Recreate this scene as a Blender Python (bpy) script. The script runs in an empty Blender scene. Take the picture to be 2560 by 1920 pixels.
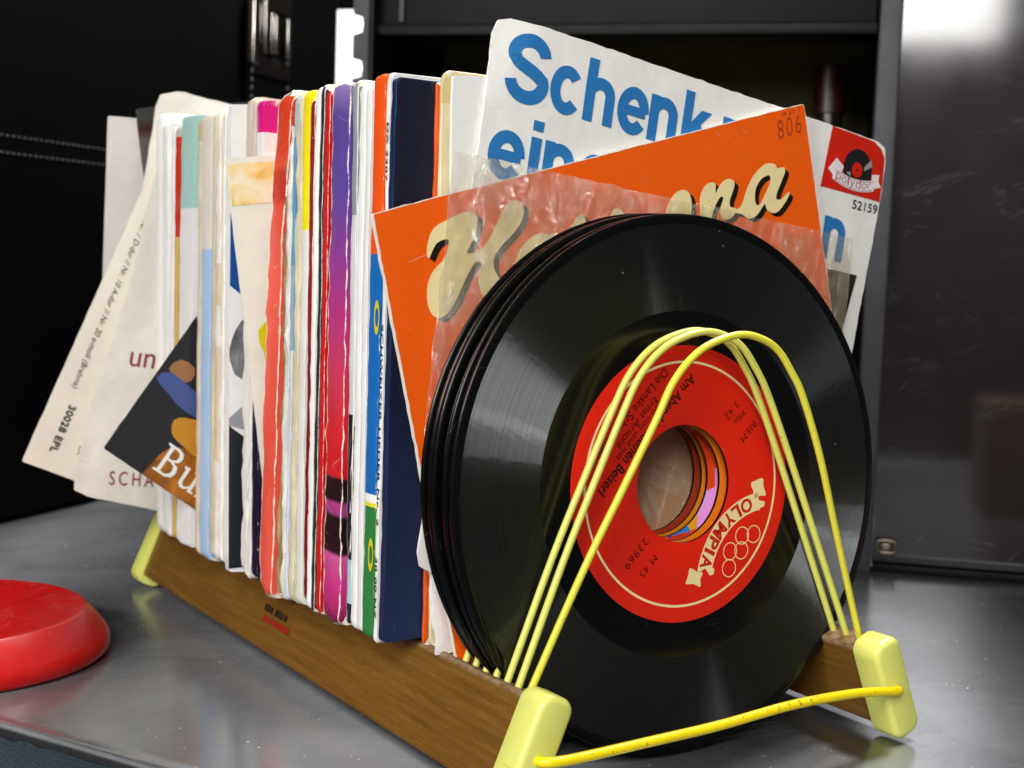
import bpy, bmesh, math, random
from mathutils import Vector, Matrix, noise
random.seed(7)
R = math.radians
K = 0.01                                   # scene is written in centimetres
S = bpy.context.scene
COL = S.collection

# ------------------------------------------------------------------ camera
cam_d = bpy.data.cameras.new('camera')
cam = bpy.data.objects.new('camera', cam_d); COL.objects.link(cam)
S.camera = cam
mr = ((0.84273, -0.53722, 0.03454), (0.01766, 0.09171, 0.99563), (0.53804, 0.83844, -0.08678))
cam.matrix_world = Matrix(((mr[0][0], mr[1][0], -mr[2][0], -28.432*K),
                           (mr[0][1], mr[1][1], -mr[2][1], -32.195*K),
                           (mr[0][2], mr[1][2], -mr[2][2], 15.795*K), (0, 0, 0, 1)))
cam_d.sensor_width = 36; cam_d.lens = 48.0
cam_d.clip_start = 0.01; cam_d.clip_end = 20
cam_d.dof.use_dof = True; cam_d.dof.focus_distance = 0.44; cam_d.dof.aperture_fstop = 18

# ------------------------------------------------------------------ light
W = bpy.data.worlds.new('World'); S.world = W; W.use_nodes = True
bg = W.node_tree.nodes['Background']
bg.inputs[0].default_value = (0.93, 0.96, 1.0, 1); bg.inputs[1].default_value = 0.05

def area_lamp(name, loc, target, sx, sy, power, col=(1, 1, 1)):
    d = bpy.data.lights.new(name, 'AREA'); d.shape = 'RECTANGLE'; d.size = sx*K; d.size_y = sy*K
    d.energy = power; d.color = col
    o = bpy.data.objects.new(name, d); COL.objects.link(o)
    o.location = Vector(loc)*K
    o.rotation_euler = (Vector(target)-Vector(loc)).to_track_quat('-Z', 'Y').to_euler()
    return o
area_lamp('ceiling_lamp', (-85, -90, 86), (0, 8, 10), 46, 68, 18.5, (1.0, 0.985, 0.965))
area_lamp('second_ceiling_lamp', (50, 30, 124), (24, 8, 0), 66, 40, 36, (1.0, 0.985, 0.96))
area_lamp('side_fill', (-126, -34, 52), (0, 10, 10), 40, 40, 11.0, (1.0, 0.985, 0.955))  # added softbox on the left to brighten the spines; no source known there

S.view_settings.view_transform = 'Standard'; S.view_settings.look = 'None'
S.view_settings.exposure = 0.0; S.view_settings.gamma = 1.0
try:
    S.cycles.max_bounces = 8; S.cycles.transparent_max_bounces = 12
    S.cycles.use_denoising = True
except Exception: pass

# ------------------------------------------------------------------ materials
def lin(c):
    if isinstance(c, str):
        c = tuple(int(c[i:i+2], 16)/255 for i in (0, 2, 4))
    return tuple(x/12.92 if x <= .04045 else ((x+.055)/1.055)**2.4 for x in c) + (1.0,)

class NT:
    def __init__(s, name):
        s.m = bpy.data.materials.new(name); s.m.use_nodes = True
        s.t = s.m.node_tree; s.n = s.t.nodes; s.b = s.n['Principled BSDF']
        s.out = s.n['Material Output']
    def node(s, typ, **kw):
        n = s.n.new(typ)
        for k, v in kw.items(): setattr(n, k, v)
        return n
    def put(s, sock, v):
        if v is None: return
        if hasattr(v, 'is_output'): s.t.links.new(v, sock)
        else: sock.default_value = v
    def math(s, op, a, b=None, c=None, clamp=False):
        n = s.node('ShaderNodeMath', operation=op); n.use_clamp = clamp
        s.put(n.inputs[0], a); s.put(n.inputs[1], b)
        if c is not None: s.put(n.inputs[2], c)
        return n.outputs[0]
    def mix(s, f, a, b, blend='MIX'):
        n = s.node('ShaderNodeMix', data_type='RGBA', blend_type=blend)
        s.put(n.inputs[0], f); s.put(n.inputs[6], a); s.put(n.inputs[7], b)
        return n.outputs[2]
    def ramp(s, f, stops, interp='LINEAR'):
        n = s.node('ShaderNodeValToRGB'); r = n.color_ramp; r.interpolation = interp
        while len(r.elements) > 1: r.elements.remove(r.elements[-1])
        r.elements[0].position = stops[0][0]; r.elements[0].color = stops[0][1]
        for p, c in stops[1:]:
            e = r.elements.new(min(1, max(0, p))); e.color = c
        s.put(n.inputs[0], f); return n.outputs[0]
    def noise(s, vec, scale, detail=3, rough=.55, dist=0):
        n = s.node('ShaderNodeTexNoise'); s.put(n.inputs['Vector'], vec)
        n.inputs['Scale'].default_value = scale; n.inputs['Detail'].default_value = detail
        n.inputs['Roughness'].default_value = rough; n.inputs['Distortion'].default_value = dist
        return n.outputs[0]
    def voro(s, vec, scale, feature='F1', out='Distance', rnd=1.0):
        n = s.node('ShaderNodeTexVoronoi', feature=feature); s.put(n.inputs['Vector'], vec)
        n.inputs['Scale'].default_value = scale; n.inputs['Randomness'].default_value = rnd
        return n.outputs[out]
    def obj(s): return s.node('ShaderNodeTexCoord').outputs['Object']
    def map(s, vec, scale=(1, 1, 1), rot=(0, 0, 0), loc=(0, 0, 0)):
        n = s.node('ShaderNodeMapping'); s.put(n.inputs[0], vec)
        n.inputs['Location'].default_value = loc; n.inputs['Rotation'].default_value = rot; n.inputs['Scale'].default_value = scale
        return n.outputs[0]
    def sep(s, vec):
        n = s.node('ShaderNodeSeparateXYZ'); s.put(n.inputs[0], vec); return n.outputs
    def attr(s, name, out='Fac'):
        n = s.node('ShaderNodeAttribute', attribute_name=name); return n.outputs[out]
    def streaks(s, vec, ang, length, width, thr, gate=None, gthr=.5, seed=0):
        """sparse thin straight scratches in the xy plane of vec"""
        n = s.noise(s.map(s.map(vec, rot=(0, 0, ang)), scale=(1/length, 1/width, 0), loc=(seed*5.3, seed*2.1, 0)), 1.0, 1, .4)
        m = s.math('MULTIPLY', s.math('SUBTRACT', n, thr), 16, clamp=True)
        if gate: m = s.math('MULTIPLY', m, s.math('MULTIPLY', s.math('SUBTRACT', s.noise(s.map(vec, loc=(seed, 3+seed, 1)), gate, 3), gthr), 9, clamp=True))
        return m
    def bump(s, h, strength=.3, dist=.001):
        n = s.node('ShaderNodeBump'); s.put(n.inputs['Height'], h)
        n.inputs['Strength'].default_value = strength; n.inputs['Distance'].default_value = dist
        s.put(s.b.inputs['Normal'], n.outputs[0]); return n.outputs[0]
    def set(s, **kw):
        for k, v in kw.items(): s.put(s.b.inputs[k.replace('_', ' ')], v)
        return s

def paint(name, col, rough=.5, metallic=0, spec=.5):
    t = NT(name); t.set(Base_Color=lin(col), Roughness=rough, Metallic=metallic)
    t.b.inputs['Specular IOR Level'].default_value = spec
    return t.m

WORN = lin('e6dfd0')
def sleeve_mat(name, bands, H=18.0, interp='CONSTANT', cover=None, wear=.75, stain=.12, rough=.5, crease=.0,
               scratch=.3, bump=.25, seed=0.0, glitter=0, layers=0):
    """printed card: colour bands up the sheet, worn white fibres on the edges, creases and stains."""
    t = NT(name)
    uw = t.attr('uw', 'Vector'); u, w, rim = t.sep(uw)
    vec = t.map(t.obj(), scale=(100, 100, 100), loc=(seed*3.1, seed*7.7, seed))
    ox, oy, oz = t.sep(t.map(t.obj(), scale=(100, 100, 100)))
    cb = t.node('ShaderNodeCombineXYZ'); t.put(cb.inputs[0], t.math('ADD', ox, oy)); t.put(cb.inputs[1], oz); cb.inputs[2].default_value = seed
    flat = cb.outputs[0]
    jit = t.math('MULTIPLY', t.math('SUBTRACT', t.noise(vec, 3.0), .5), .05)
    c = t.ramp(t.math('DIVIDE', t.math('ADD', w, jit), H), [(p/H, lin(col)) for p, col in bands], interp)
    if cover is not None:
        cc = t.ramp(t.math('DIVIDE', w, H), [(p/H, lin(col)) for p, col in cover], interp) if isinstance(cover, list) else lin(cover)
        c = t.mix(rim, cc, c)
    st = t.math('MULTIPLY', t.math('SUBTRACT', t.noise(vec, .55, 6, .65), .35, clamp=True), stain*2.2)
    c = t.mix(st, c, lin('8a7a60'), 'MULTIPLY')
    gr = t.math('ADD', t.math('MULTIPLY', t.noise(vec, 9.0, 3), .14), .93)
    c = t.mix(1.0, c, t.ramp(gr, [(0, (0, 0, 0, 1)), (1, (1, 1, 1, 1))]), 'MULTIPLY')
    if layers:
        ln = t.noise(t.map(vec, scale=(0, 5.5, .035)), 1.0, 2, .6)
        lm = t.math('MULTIPLY', t.math('LESS_THAN', t.math('ABSOLUTE', t.math('SUBTRACT', t.math('PINGPONG', ln, .11), .05)), .010), t.math('MULTIPLY', rim, layers))
        c = t.mix(lm, c, lin('5e564a'), 'MULTIPLY')
    edge = t.attr('edge')
    wn = t.noise(vec, 2.2, 6, .72)
    m = t.math('MULTIPLY', t.math('SUBTRACT', t.math('ADD', t.math('MULTIPLY', edge, wear), wn), 1.05), 8, clamp=True)
    ms = t.math('MULTIPLY', t.streaks(flat, 1.35, 2.6, .045, .70, .45, .5, seed), scratch, clamp=True)
    m = t.math('MAXIMUM', m, ms)
    if crease:
        for q, an in enumerate((.55, -.4)):
            mc = t.math('MULTIPLY', t.streaks(flat, an, 1.6, .05, .70, .5, .53, seed+q*3), crease, clamp=True)
            m = t.math('MAXIMUM', m, mc)
    c = t.mix(m, c, WORN)
    t.set(Base_Color=c, Roughness=t.math('ADD', t.math('MULTIPLY', t.noise(vec, 2.0), .25), rough-.1))
    t.b.inputs['Specular IOR Level'].default_value = .35
    t.bump(t.math('ADD', t.math('ADD', t.noise(vec, .5, 3, .5), t.math('MULTIPLY', t.noise(vec, 14, 2), .06)), t.math('MULTIPLY', m, .35)), bump, .0016)
    return t.m

# ------------------------------------------------------------------ mesh helpers
def link(name, me, mats, parent=None, loc=None):
    o = bpy.data.objects.new(name, me); COL.objects.link(o)
    for m in (mats if isinstance(mats, (list, tuple)) else [mats]): me.materials.append(m)
    if loc is not None: o.location = loc
    if parent: o.parent = parent
    return o
def tag(o, label=None, cat=None, group=None, kind=None):
    for k, v in (('label', label), ('category', cat), ('group', group), ('kind', kind)):
        if v: o[k] = v
    return o
def thing(name, label, cat, loc=(0, 0, 0), group=None):
    o = bpy.data.objects.new(name, None); COL.objects.link(o)
    o.location = Vector(loc)*K; o.empty_display_size = .01
    return tag(o, label, cat, group)
def mesh(name, verts, faces, mats, parent=None, smooth=True, base=None, attrs=None, mi=None):
    """verts in world centimetres; parent is an Empty without rotation."""
    off = Vector((0, 0, 0))
    if parent: off = parent.location/K
    if parent and parent.parent: off = off + parent.parent.location/K
    if base is not None: off = Vector(base)
    me = bpy.data.meshes.new(name)
    me.from_pydata([(Vector(v)-off)*K for v in verts], [], faces)
    if smooth: me.polygons.foreach_set('use_smooth', [True]*len(me.polygons))
    if mi: me.polygons.foreach_set('material_index', mi)
    if attrs:
        for an, (typ, data) in attrs.items():
            a = me.attributes.new(an, typ, 'POINT')
            if typ == 'FLOAT': a.data.foreach_set('value', data)
            else: a.data.foreach_set('vector', [c for v in data for c in v])
    me.update()
    o = link(name, me, mats, parent)
    if base is not None: o.location = Vector(base)*K
    return o
def fix_normals(o):
    bm = bmesh.new(); bm.from_mesh(o.data); bmesh.ops.recalc_face_normals(bm, faces=bm.faces); bm.to_mesh(o.data); bm.free(); return o
def box_data(x0, x1, y0, y1, z0, z1):
    v = [(x, y, z) for x in (x0, x1) for y in (y0, y1) for z in (z0, z1)]
    f = [(0, 1, 3, 2), (4, 6, 7, 5), (0, 4, 5, 1), (2, 3, 7, 6), (0, 2, 6, 4), (1, 5, 7, 3)]
    return v, f
def oriented_box(name, O, A, B, C_, mats, parent=None, base=None, bevel=0):
    """box with corner O and edge vectors A, B, C_ (cm)"""
    O, A, B, C_ = map(Vector, (O, A, B, C_))
    v = [O + i*A + j*B + k*C_ for i in (0, 1) for j in (0, 1) for k in (0, 1)]
    f = [(0, 1, 3, 2), (4, 6, 7, 5), (0, 4, 5, 1), (2, 3, 7, 6), (0, 2, 6, 4), (1, 5, 7, 3)]
    o = fix_normals(mesh(name, v, f, mats, parent, smooth=False, base=base))
    if bevel:
        bm = bmesh.new(); bm.from_mesh(o.data)
        bmesh.ops.bevel(bm, geom=bm.edges[:], offset=bevel*K, segments=3, profile=.5, affect='EDGES')
        for f_ in bm.faces: f_.smooth = True
        bm.to_mesh(o.data); bm.free()
        o.data.set_sharp_from_angle(angle=R(40))
    return o
def tube(name, pts, r, mats, parent, seg=12, closed=False, base=None, sub=1):
    P = [Vector(p) for p in pts]
    if sub > 1:                              # Catmull-Rom
        Q = []
        n = len(P)
        for i in range(n-1):
            a, b, c, d = P[max(i-1, 0)], P[i], P[i+1], P[min(i+2, n-1)]
            for j in range(sub):
                t = j/sub
                Q.append(.5*((2*b)+(c-a)*t+(2*a-5*b+4*c-d)*t*t+(3*b-a-3*c+d)*t**3))
        Q.append(P[-1]); P = Q
    n = len(P); v = []; f = []
    up = None
    for i in range(n):
        d = (P[min(i+1, n-1)]-P[max(i-1, 0)]).normalized()
        if up is None:
            up = d.orthogonal().normalized()
        up = (up - d*up.dot(d)).normalized(); s = d.cross(up)
        rr = r(i/(n-1)) if callable(r) else r
        for k in range(seg):
            a = 2*math.pi*k/seg; v.append(P[i]+rr*(math.cos(a)*up+math.sin(a)*s))
    for i in range(n-1):
        for k in range(seg):
            f.append((i*seg+k, i*seg+(k+1) % seg, (i+1)*seg+(k+1) % seg, (i+1)*seg+k))
    f.append(tuple(range(seg-1, -1, -1))); f.append(tuple((n-1)*seg+k for k in range(seg)))
    return fix_normals(mesh(name, v, f, mats, parent, base=base))
def lathe(name, prof, mats, parent=None, M=None, seg=96, base=None, closed=True):
    """prof: (r, h) pairs, local cm about Z; M: local matrix of the object"""
    v = []; f = []; n = len(prof)
    for k in range(seg):
        a = 2*math.pi*k/seg
        for r, h in prof: v.append((r*math.cos(a)*K, r*math.sin(a)*K, h*K))
    for k in range(seg):
        k2 = (k+1) % seg
        for i in range(n if closed else n-1):
            j = (i+1) % n
            f.append((k*n+i, k2*n+i, k2*n+j, k*n+j))
    me = bpy.data.meshes.new(name); me.from_pydata(v, [], f); me.update()
    bm = bmesh.new(); bm.from_mesh(me); bmesh.ops.remove_doubles(bm, verts=bm.verts, dist=1e-7)
    bmesh.ops.recalc_face_normals(bm, faces=bm.faces); bm.to_mesh(me); bm.free()
    me.polygons.foreach_set('use_smooth', [True]*len(me.polygons)); me.set_sharp_from_angle(angle=R(35))
    o = link(name, me, mats, parent)
    if M is not None: o.matrix_local = M
    return o

# ---- flat print: outlines and letters laid on a sheet
class Frame:
    """a sheet's plane: origin O, in-plane turn ang, backward lean (degrees); front faces -y"""
    def __init__(s, O, ang, lean, deform=None):
        a, l = R(ang), R(lean)
        ex, ez = Vector((1, 0, 0)), Vector((0, math.sin(l), math.cos(l)))
        s.O = Vector(O); s.U = math.cos(a)*ex+math.sin(a)*ez; s.V = -math.sin(a)*ex+math.cos(a)*ez
        s.N = s.U.cross(s.V); s.deform = deform or (lambda u, v: (0, 0, 0))
    def at(s, u, v, n=0):
        du, dv, dn = s.deform(u, v)
        return s.O+(u+du)*s.U+(v+dv)*s.V+(n+dn)*s.N
class SideFrame(Frame):
    def __init__(s, O, U, V, deform=None):
        s.O = Vector(O); s.U = Vector(U).normalized(); s.V = Vector(V).normalized(); s.N = s.U.cross(s.V)
        s.deform = deform or (lambda u, v: (0, 0, 0))
def curve_to_flat(cu):
    o = bpy.data.objects.new('tmp', cu); COL.objects.link(o)
    dg = bpy.context.evaluated_depsgraph_get(); dg.update()
    me = bpy.data.meshes.new_from_object(o.evaluated_get(dg))
    vs = [v.co.copy() for v in me.vertices]; fs = [tuple(p.vertices) for p in me.polygons]
    bpy.data.objects.remove(o); bpy.data.curves.remove(cu); bpy.data.meshes.remove(me)
    return vs, fs
def smooth_loop(p, n=4):
    out = []; m = len(p)
    for i in range(m):
        a, b, c, d = (Vector(p[(i+k) % m]) for k in (-1, 0, 1, 2))
        for j in range(n):
            t = j/n
            out.append(tuple(.5*((2*b)+(c-a)*t+(2*a-5*b+4*c-d)*t*t+(3*b-a-3*c+d)*t**3)))
    return out
def shape_data(loops, smooth=0):
    cu = bpy.data.curves.new('tmp', 'CURVE'); cu.dimensions = '2D'; cu.fill_mode = 'BOTH'
    for lp in loops:
        if smooth: lp = smooth_loop(lp, smooth)
        sp = cu.splines.new('POLY'); sp.points.add(len(lp)-1); sp.use_cyclic_u = True
        for i, q in enumerate(lp): sp.points[i].co = (q[0], q[1], 0, 1)
    return curve_to_flat(cu)
def text_data(s, bold=0.0, spacing=1.0, shear=0.0):
    cu = bpy.data.curves.new('tmp', 'FONT'); cu.body = s; cu.size = 1.0; cu.resolution_u = 5
    cu.offset = bold; cu.space_character = spacing; cu.shear = shear; cu.dimensions = '2D'; cu.fill_mode = 'BOTH'
    return curve_to_flat(cu)
def lay(name, data, fr, mat, parent, off=.012, place=lambda u, v: (u, v), cut=0):
    vs, fs = data
    if cut:
        bm = bmesh.new()
        bv = [bm.verts.new((*place(v.x, v.y), 0)) for v in vs]
        for f in fs:
            try: bm.faces.new([bv[i] for i in f])
            except ValueError: pass
        bmesh.ops.triangulate(bm, faces=bm.faces[:])
        for _ in range(4):
            es = [e for e in bm.edges if e.calc_length() > cut]
            if not es: break
            bmesh.ops.subdivide_edges(bm, edges=es, cuts=1)
            bmesh.ops.triangulate(bm, faces=[f for f in bm.faces if len(f.verts) > 3])
        bm.verts.index_update()
        vs2 = [fr.at(v.co.x, v.co.y, off) for v in bm.verts]; fs = [tuple(v.index for v in f.verts) for f in bm.faces]
        bm.free()
    else:
        vs2 = [fr.at(*place(v.x, v.y), off) for v in vs]
    return mesh(name, vs2, fs, mat, parent, smooth=False)
def fit_box(data, u0, v0, u1=None, v1=None, ang=0):
    """place(): map the data's bounding box onto u0..u1 x v0..v1 (one may be None: keep aspect)"""
    xs = [v.x for v in data[0]]; ys = [v.y for v in data[0]]
    x0, x1, y0, y1 = min(xs), max(xs), min(ys), max(ys)
    sx = (u1-u0)/(x1-x0) if u1 is not None else None
    sy = (v1-v0)/(y1-y0) if v1 is not None else None
    if sx is None: sx = sy
    if sy is None: sy = sx
    c, s = math.cos(R(ang)), math.sin(R(ang))
    def f(x, y):
        a, b = (x-x0)*sx, (y-y0)*sy
        return u0+a*c-b*s, v0+a*s+b*c
    return f
def joined(*datas):
    V, F = [], []
    for vs, fs in datas:
        n = len(V); V += vs; F += [tuple(i+n for i in f) for f in fs]
    return V, F
def moved(data, place):
    return [Vector((*place(v.x, v.y), 0)) for v in data[0]], data[1]
def circle(cx, cy, r, n=40, a0=0, a1=360):
    return [(cx+r*math.cos(R(a0+(a1-a0)*i/n)), cy+r*math.sin(R(a0+(a1-a0)*i/n))) for i in range(n)]

# ---- a closed card sleeve standing in the rack, spine towards -x
def outline(Wd, H, rc, nl=44):
    """loop of (u, w), spine first: up the left edge, along the top, down, back along the bottom"""
    p = []
    def arc(cx, cy, a0, a1):
        for i in range(5): a = R(a0+(a1-a0)*i/4); p.append((cx+rc*math.cos(a), cy+rc*math.sin(a)))
    for i in range(nl): p.append((0, rc+.01+(H-2*rc-.02)*i/(nl-1)))
    arc(rc, H-rc, 180, 90)
    for i in range(1, 14): p.append((rc+(Wd-2*rc)*i/14, H))
    arc(Wd-rc, H-rc, 90, 0)
    for i in range(1, 8): p.append((Wd, H-rc-(H-2*rc)*i/8))
    arc(Wd-rc, rc, 0, -90)
    for i in range(1, 14): p.append((Wd-rc-(Wd-2*rc)*i/14, 0))
    arc(rc, rc, 270, 180)
    return p
GROUP = 'record sleeves filed in the rack'
def sleeve(label, yt, yb, T, mat, x=None, z0=3.45, H=18.0, Wd=17.6, rc=.28, rough=.032, wave=.05, ang=0.0, bow=0.0,
           seed=0, kink=None, squash=1.0):
    """yt/yb: back-face y at the top/bottom; T thickness"""
    if x is None: x = -8.69-.0146*yb
    pf = outline(Wd, H, rc)
    ins = min(.16*T, .06)
    prof = [(ins*1.6, .5), (ins*.28, .5), (ins*.06, .46), (0, .36), (-.02*squash, .12), (-.02*squash, -.12), (0, -.36), (ins*.06, -.46), (ins*.28, -.5), (ins*1.6, -.5)]
    if T < .2: prof = [(.1, .5), (.02, .5), (0, .35), (0, -.35), (.02, -.5), (.1, -.5)]
    n = len(pf); v = []; uw = []; ed = []; nr = len(prof)
    ca, sa = math.cos(R(ang)), math.sin(R(ang))
    for ri, (inset, t) in enumerate(prof):
        for (u, w) in pf:
            cu, cw = Wd/2, H/2
            # inset towards the middle
            iu = inset*(1 if u < cu else -1) if (u < rc or u > Wd-rc) else 0
            iw = inset*(1 if w < cw else -1) if (w < rc or w > H-rc) else 0
            ns = noise.noise(Vector((u*.9+seed*9.1, w*1.6, seed*3.3+t*1.5)))
            n2 = noise.noise(Vector((u*.16+seed*5, w*.22, seed*7.7)))
            n3 = noise.noise(Vector((u*2.7+seed*4, w*3.9, seed+t*3)))
            uu = u+iu+(rough*ns+.35*rough*n3)*(1 if u < 1 else .4)
            ww = w+iw+rough*(ns*.8+.6*n3)*(1.6 if (w < rc or w > H-rc) else .1)
            yy = yb+(yt-yb)*(w/H)-T*(.5-t)+wave*n2*2
            yy += bow*math.sin(math.pi*w/H)
            if kink: yy += kink[1]*max(0, (w-kink[0])/(H-kink[0]))**2; 
            v.append((x+uu*ca-ww*sa, yy, z0+uu*sa+ww*ca))
            uw.append((u, w, 1.0 if inset < ins else 0.0))
            e = 1.0 if (.40 < abs(t) < .49) else (.75 if abs(t) == .5 and inset < ins else .05)
            if w < rc*.5 or w > H-rc*.5: e = 1.0
            ed.append(e)
    f = []
    for r in range(nr-1):
        for i in range(n):
            j = (i+1) % n; f.append((r*n+i, r*n+j, (r+1)*n+j, (r+1)*n+i))
    for r in (0, nr-1):
        c = len(v); P = Vector((0, 0, 0))
        for i in range(n): P += Vector(v[r*n+i])
        v.append(P/n); uw.append((Wd/2, H/2, 0)); ed.append(0)
        for i in range(n): f.append((r*n+i, r*n+(i+1) % n, c))
    o = fix_normals(mesh('record_sleeve', v, f, mat, None, base=(x, yb, z0), attrs={'uw': ('FLOAT_VECTOR', uw), 'edge': ('FLOAT', ed)}))
    o.data.set_sharp_from_angle(angle=R(42))
    tag(o, label, 'record sleeve', GROUP)
    return o

# ---- a thin sheet (paper or card) on a Frame; origin at the sheet's top left corner, v runs negative
def sheet_data(fr, Wd, H, thick, nx, nz, rc=.15, ragged=.03, seed=0):
    v = []; uw = []; ed = []
    def pos(i, j):
        u = .06 if i == 1 else (Wd-.06 if i == nx-1 else Wd*i/nx)
        w = -.06 if j == 1 else (-H+.06 if j == nz-1 else -H*j/nz)
        e = 1.0 if i in (0, nx) or j in (0, nz) else 0.0
        # rounded corners
        du, dw = min(u, Wd-u), min(-w, H+w)
        if du < rc and dw < rc:
            q = Vector((rc-du, rc-dw))
            if q.length > rc:
                q = q.normalized()*rc
                du2, dw2 = rc-q.x, rc-q.y
                u = du2 if u < Wd/2 else Wd-du2; w = -dw2 if -w < H/2 else -(H-dw2)
        if e:
            ns = noise.noise(Vector((u*2.3+seed*3, w*2.3, seed)))+.5*noise.noise(Vector((u*6+seed, w*6, seed*2)))
            if i in (0, nx): u += ragged*ns
            if j in (0, nz): w += ragged*ns
        return u, w, e
    for side in (0, 1):
        for j in range(nz+1):
            for i in range(nx+1):
                u, w, e = pos(i, j)
                v.append(fr.at(u, w, 0 if side == 0 else -thick)); uw.append((u, H+w, 0)); ed.append(e)
    f = []; N = (nx+1)*(nz+1); s = nx+1
    for j in range(nz):
        for i in range(nx):
            a = j*s+i
            f.append((a, a+s, a+s+1, a+1)); f.append((N+a, N+a+1, N+a+s+1, N+a+s))
    b = [i for i in range(s)]+[j*s+nx for j in range(1, nz+1)]+[nz*s+i for i in range(nx-1, -1, -1)]+[j*s for j in range(nz-1, 0, -1)]
    for k in range(len(b)):
        p, q = b[k], b[(k+1) % len(b)]; f.append((p, q, N+q, N+p))
    return v, f, uw, ed
def sheet(label, fr, Wd, H, mat, thick=.05, nx=40, nz=40, rc=.15, ragged=.03, seed=0, cat='record sleeve', name='record_sleeve', as_thing=True, group=GROUP):
    v, f, uw, ed = sheet_data(fr, Wd, H, thick, nx, nz, rc, ragged, seed)
    base = fr.at(Wd/2, -H)
    t = thing(name, label, cat, base, group)
    b = fix_normals(mesh('cover', v, f, mat, t, attrs={'uw': ('FLOAT_VECTOR', uw), 'edge': ('FLOAT', ed)}))
    b.data.set_sharp_from_angle(angle=R(38))
    return t
def wob(a, s, seed, extra=None):
    def f(u, v):
        d = a*(noise.noise(Vector((u*s+seed, v*s, seed)))+.4*noise.noise(Vector((u*s*2.7+seed, v*s*2.7, seed+4))))
        e = extra(u, v) if extra else (0, 0, 0)
        return (e[0], e[1], d+e[2])
    return f

# =================================================================== SETTING
# ---- steel tabletop
def steel_mat():
    t = NT('brushed_steel'); o = t.obj()
    br = t.map(o, rot=(0, 0, R(32.7)), scale=(6, 420, 6))
    n1 = t.noise(br, 2.2, 4, .65)
    n2 = t.noise(t.map(o, rot=(0, 0, R(32.7)), scale=(14, 1500, 10)), 1.6, 2, .5)
    cloud = t.noise(o, 13, 5, .62, .6)
    sm = t.noise(t.map(o, rot=(0, 0, R(-40)), scale=(1, 2.6, 1)), 30, 5, .7, 1.4)
    c = t.ramp(cloud, [(.25, lin('888b90')), (.75, lin('a0a5ac'))])
    c = t.mix(t.math('MULTIPLY', n1, .45), c, lin('55565a'))
    # long thin scratches
    sc = None
    for k, (a, th) in enumerate(((.5, .70), (-.55, .71), (1.2, .72), (-.15, .72))):
        m = t.streaks(o, a, .035+.02*k, .00045, th, 26, .52, k+1)
        sc = m if sc is None else t.math('MAXIMUM', sc, m)
    # dust specks
    d = t.voro(t.map(o, scale=(1, 1, 1)), 165); dm = t.math('MULTIPLY', t.math('LESS_THAN', d, .07), t.math('GREATER_THAN', t.noise(o, 70, 2), .63))
    d2 = t.voro(t.map(o, loc=(3, 1, 0)), 420); dm2 = t.math('MULTIPLY', t.math('LESS_THAN', d2, .10), t.math('GREATER_THAN', t.noise(o, 60, 3), .62))
    dm = t.math('MAXIMUM', dm, dm2)
    c = t.mix(t.math('MULTIPLY', sc, .35), c, lin('cfcfcf'))
    c = t.mix(dm, c, lin('e8e4da'))
    rg = t.math('ADD', t.math('ADD', .09, t.math('MULTIPLY', sm, .09)), t.math('MULTIPLY', n1, .10))
    tg = t.node('ShaderNodeTangent', direction_type='UV_MAP', uv_map='brush')
    t.set(Base_Color=c, Roughness=rg, Metallic=t.math('SUBTRACT', .95, t.math('MULTIPLY', dm, .9)), Anisotropic=.3)
    t.put(t.b.inputs['Tangent'], tg.outputs[0])
    nb = t.bump(t.math('ADD', t.math('ADD', n2, t.math('MULTIPLY', n1, .6)), t.math('MULTIPLY', sc, -.4)), .05, .0006)
    an = t.node('ShaderNodeBsdfAnisotropic'); t.put(an.inputs['Color'], t.mix(t.math('MULTIPLY', cloud, .6), c, lin('d0d0d2')))
    t.put(an.inputs['Roughness'], t.math('ADD', .46, t.math('MULTIPLY', sm, .25))); an.inputs['Anisotropy'].default_value = .82; an.inputs['Rotation'].default_value = .25
    t.put(an.inputs['Tangent'], tg.outputs[0]); t.put(an.inputs['Normal'], nb)
    mx = t.node('ShaderNodeMixShader'); t.put(mx.inputs[0], t.math('ADD', .16, t.math('MULTIPLY', cloud, .16)))
    t.t.links.new(t.b.outputs[0], mx.inputs[1]); t.t.links.new(an.outputs[0], mx.inputs[2]); t.t.links.new(mx.outputs[0], t.out.inputs[0])
    return t.m
M_STEEL = steel_mat()
ed = Vector((.475, -.88, 0)); inn = Vector((.88, .475, 0))        # along the front edge, and inwards
E0 = Vector((-18.44, 13.59, 0))
def table():
    v = []; f = []
    prof = [(-.30, -4.0), (-.30, -.35), (-.25, -.12), (-.10, .0), (.12, .07), (.35, .05), (.6, -.03), (.9, 0.0)]
    ss = [-140, 120]
    for s in ss:
        for a, z in prof: v.append(E0+s*ed+a*inn+Vector((0, 0, z)))
        v.append(E0+s*ed+160*inn)
    n = len(prof)+1
    for i in range(n-1): f.append((i, i+1, n+i+1, n+i))
    o = fix_normals(mesh('tabletop', v, f, M_STEEL))
    bm = bmesh.new(); bm.from_mesh(o.data)
    up = [x for x in bm.faces if abs(x.normal.z) > .8]
    if up and up[-1].normal.z < 0: bmesh.ops.reverse_faces(bm, faces=bm.faces)
    bm.to_mesh(o.data); bm.free(); o.data.set_sharp_from_angle(angle=R(60))
    uvl = o.data.uv_layers.new(name='brush')
    for l in o.data.loops:
        p = o.data.vertices[l.vertex_index].co; uvl.data[l.index].uv = (p.x*.54+p.y*.84, -p.x*.84+p.y*.54)
    return o
tag(table(), kind='structure', label='brushed steel tabletop with a raised rolled front edge')

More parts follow.
